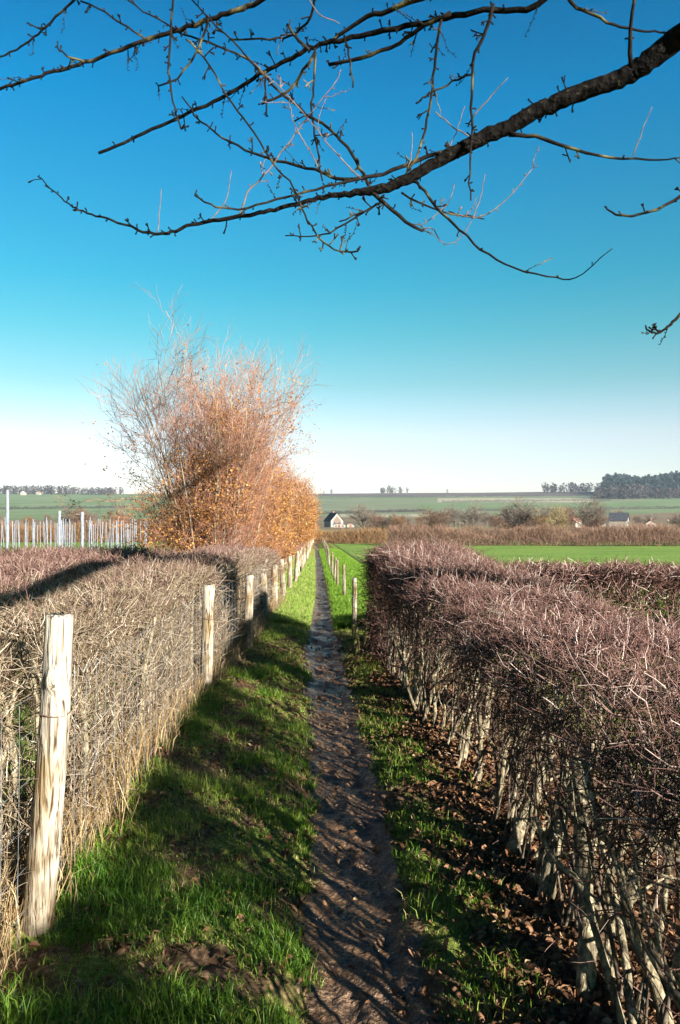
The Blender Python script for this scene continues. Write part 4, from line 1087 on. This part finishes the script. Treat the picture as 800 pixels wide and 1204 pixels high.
    br = [  # traced boughs and twigs: tip .. base
        ([(0, 105), (55, 87), (105, 72), (165, 50), (225, 30), (270, 15), (315, -4), (420, -75)], (5, 10), .3),
        ([(115, 180), (175, 155), (225, 132), (270, 110), (305, 87), (340, 70), (370, 54), (410, 46), (460, 35), (510, 24), (570, 12), (640, 0), (720, -130)], (5, 11), .2, 'bark_shaded'),
        ([(387, 75), (430, 67), (470, 50), (495, 32), (530, 15)], (6, 8), .1),
        ([(390, 48), (430, 22), (470, 8), (520, -20), (560, -95)], (6, 12), .1),
        ([(0, 67), (30, 52), (55, 32), (85, 2), (110, -25), (200, -55)], (3, 5), .2),
        ([(212, 152), (205, 125), (199, 85), (200, 50), (203, 0), (205, -55)], (3, 4.5), -.1),
        ([(187, 102), (210, 90), (230, 65), (242, 35), (246, 22)], (3, 4.5), .0),
        ([(95, 0), (125, 15), (150, 32), (172, 46)], (3, 3.5), .1),
        ([(65, 55), (78, 65), (100, 72)], (3, 4), .0),
        ([(150, 0), (185, 22), (220, 42), (260, 55), (295, 72), (320, 100), (350, 125), (385, 150), (402, 166), (420, 190), (437, 225)], (2.5, 6), .2),
        ([(225, 0), (250, 25), (280, 55), (310, 88)], (2.5, 3.5), .1),
        ([(420, 295), (395, 295), (372, 275), (357, 250), (345, 220), (320, 190), (295, 150), (270, 117), (245, 75), (220, 45)], (3, 3.5), -.2),
        ([(215, 115), (240, 145), (280, 172), (320, 187), (370, 200), (400, 211), (450, 205), (500, 185), (540, 174)], (2.5, 8), .1),
        ([(230, 230), (250, 242), (280, 245), (320, 237), (360, 225), (400, 215), (450, 206)], (3, 5), -.15),
        ([(380, 213), (372, 165), (367, 130), (369, 100), (371, 56)], (3, 4), .0),
        ([(555, 235), (552, 200), (555, 155), (554, 115), (557, 70), (572, 35), (580, 4)], (2.5, 7), -.1),
        ([(505, 110), (535, 95), (557, 85)], (3, 4), 0),
        ([(477, 207), (497, 165), (507, 115), (512, 70), (519, 22)], (4, 5), .0),
        ([(490, 122), (507, 108)], (3, 4), 0),
        ([(782, 37), (760, 37), (725, 30), (695, 17), (670, 0), (640, -40), (560, -95)], (3, 8), .1),
        ([(750, -60), (745, 0), (740, 35), (742, 78)], (4, 8), .0),
        ([(800, 187), (770, 188), (720, 185), (675, 175), (635, 162), (598, 158)], (2, 8), -.1),
        ([(497, 272), (485, 265), (465, 250), (447, 235), (436, 225)], (5, 8), .0),
        ([(720, 292), (680, 325), (655, 327), (610, 317), (575, 300), (545, 275), (520, 250), (497, 222), (484, 208)], (1.6, 6), -.25),
        ([(570, 257), (525, 250), (472, 228)], (2, 4), .1),
        ([(400, 262), (430, 247), (452, 236)], (2.5, 3.5), .0),
        ([(712, 242), (720, 250), (740, 254), (770, 247), (800, 232), (860, 190), (900, 60)], (3, 7), .0),
        ([(761, 387), (772, 392), (785, 385), (800, 370), (870, 300), (940, 120)], (3, 7), .0),
        ([(307, 122), (340, 105), (371, 62)], (4, 6), .0),
        ([(270, 45), (320, 47), (350, 37), (368, 12), (376, -66)], (3, 5), .15),
        ([(313, 136), (312, 95), (312, 84)], (3, 4), .0),
        ([(338, 28), (350, 46), (362, 58)], (5, 6), .0),
        ([(415, 105), (410, 60), (405, 40)], (3, 4), .0),
        ([(335, 277), (370, 277), (400, 267), (450, 236)], (2, 3.5), .1),
    ]
    for b_ in br: branch(*b_, few=.35 if b_[0][0][0] > 705 else 1.0)
    for pts, w in [([(190, 222), (188, 250), (185, 274)], (1.2, 2)), ([(272, 200), (266, 235), (245, 262)], (1.2, 2.2)), ([(400, 90), (365, 135), (345, 160), (320, 195), (295, 222), (280, 254)], (1.5, 3)),
                   ([(535, 217), (525, 242), (500, 262), (486, 264)], (1.2, 2)), ([(627, 197), (600, 230), (565, 255), (526, 250)], (1.2, 2.5)), ([(537, 285), (522, 286), (510, 270), (498, 268)], (1.2, 2)),
                   ([(767, 125), (757, 150), (745, 184)], (1.2, 2.2)), ([(598, 92), (575, 115), (555, 140)], (1.5, 2.5)), ([(512, 132), (535, 150), (552, 160)], (2, 2.5)), ([(547, 125), (535, 160), (518, 188)], (1.2, 2)),
                   ([(485, 155), (484, 180), (478, 205)], (1.2, 2)), ([(400, 27), (370, 10), (340, -60)], (1.5, 3)), ([(570, 205), (565, 235), (556, 257)], (1.2, 2)), ([(325, 65), (334, 40), (350, 40)], (1.5, 2.5)),
                   ([(340, 120), (348, 150), (372, 190), (375, 201)], (1.5, 2.5)), ([(300, 75), (345, 120), (400, 185), (430, 214)], (1.5, 2.5))]:
        branch(pts, w, .0, 'pale_shoot', spurs=len(pts) > 3, name='shoot')
build_overhang()

# ------------------------------------------------------------------ air
def build_haze():
    m = bpy.data.materials.new('thin_haze'); m.use_nodes = True; nt = m.node_tree; nt.nodes.clear()
    out = nt.nodes.new('ShaderNodeOutputMaterial'); v = nt.nodes.new('ShaderNodeVolumePrincipled')
    v.inputs['Color'].default_value = (.68, .84, 1, 1); v.inputs['Density'].default_value = HAZE; v.inputs['Anisotropy'].default_value = .0
    nt.links.new(v.outputs[0], out.inputs['Volume'])
    g = Geo(); box(g, 0, 1500, -12, 10600, 4200, 132)
    obj('haze', g.mesh('haze', False), m, kind='stuff', label='thin blue winter haze over the valley')
HAZE = .00006
build_haze()

# ------------------------------------------------------------------ camera, light, sky
cam_d = bpy.data.cameras.new('camera'); cam = bpy.data.objects.new('camera', cam_d); COL.objects.link(cam)
cam.location = (0, 0, EYE); cam.rotation_euler = (math.radians(90), 0, 0)
cam_d.sensor_fit = 'VERTICAL'; cam_d.sensor_height = 23.6; cam_d.lens = F / 1204 * 23.6
cam_d.clip_start = .05; cam_d.clip_end = 20000
sc.camera = cam

EL = 16.3
ax, ay = .66, -.75
sd = Vector((-ax, -ay, -math.tan(math.radians(EL)) * math.hypot(ax, ay))).normalized()
sun_d = bpy.data.lights.new('sun', 'SUN'); sun = bpy.data.objects.new('sun', sun_d); COL.objects.link(sun)
sun.rotation_euler = sd.to_track_quat('-Z', 'Y').to_euler(); sun.location = (8, -8, 10)
sun_d.energy = 5.0; sun_d.angle = math.radians(.5); sun_d.color = (1, .94, .86)

w = bpy.data.worlds.new('World'); sc.world = w; w.use_nodes = True
nt = w.node_tree; bg = nt.nodes['Background']
sky = nt.nodes.new('ShaderNodeTexSky'); sky.sky_type = 'NISHITA'; sky.sun_disc = False
sky.sun_elevation = math.radians(EL); sky.sun_rotation = math.atan2(ax, ay)
sky.altitude = 0; sky.air_density = 1.0; sky.dust_density = .6; sky.ozone_density = 2.0
# deep polarised blue overhead, pale near the horizon: tint of the sky by elevation
tcw = nt.nodes.new('ShaderNodeTexCoord'); sep = nt.nodes.new('ShaderNodeSeparateXYZ'); nt.links.new(tcw.outputs['Generated'], sep.inputs[0])
TK = .707
tint = ramp(nt, [(p, tuple(TK * v for v in c)) for p, c in [(0.0, (1.10, 1.06, 1.28)), (.05, (1.12, 1.06, 1.22)), (.098, (1.16, 1.05, 1.07)), (.13, (.92, 1.02, .97)), (.16, (.66, .96, .86)), (.221, (.34, .96, .85)), (.28, (.16, .94, .92)),
            (.46, (.0, .84, 1.14)), (.56, (.0, .66, .98)), (.72, (.0, .2, .45)), (1.0, (.0, .07, .18))]], sep.outputs['Z'])
mxw = nd(nt, 'ShaderNodeMix', data_type='RGBA', blend_type='MULTIPLY'); mxw.inputs[0].default_value = 1
nt.links.new(sky.outputs[0], mxw.inputs[6]); nt.links.new(tint.outputs[0], mxw.inputs[7])
nt.links.new(mxw.outputs[2], bg.inputs['Color'])
bg.inputs['Strength'].default_value = .0545

sc.view_settings.view_transform = 'Standard'; sc.view_settings.look = 'None'
sc.view_settings.exposure = 2.15; sc.view_settings.gamma = 1.0; sc.view_settings.use_curve_mapping = False
sc.cycles.max_bounces = 6; sc.cycles.diffuse_bounces = 3; sc.cycles.transparent_max_bounces = 4
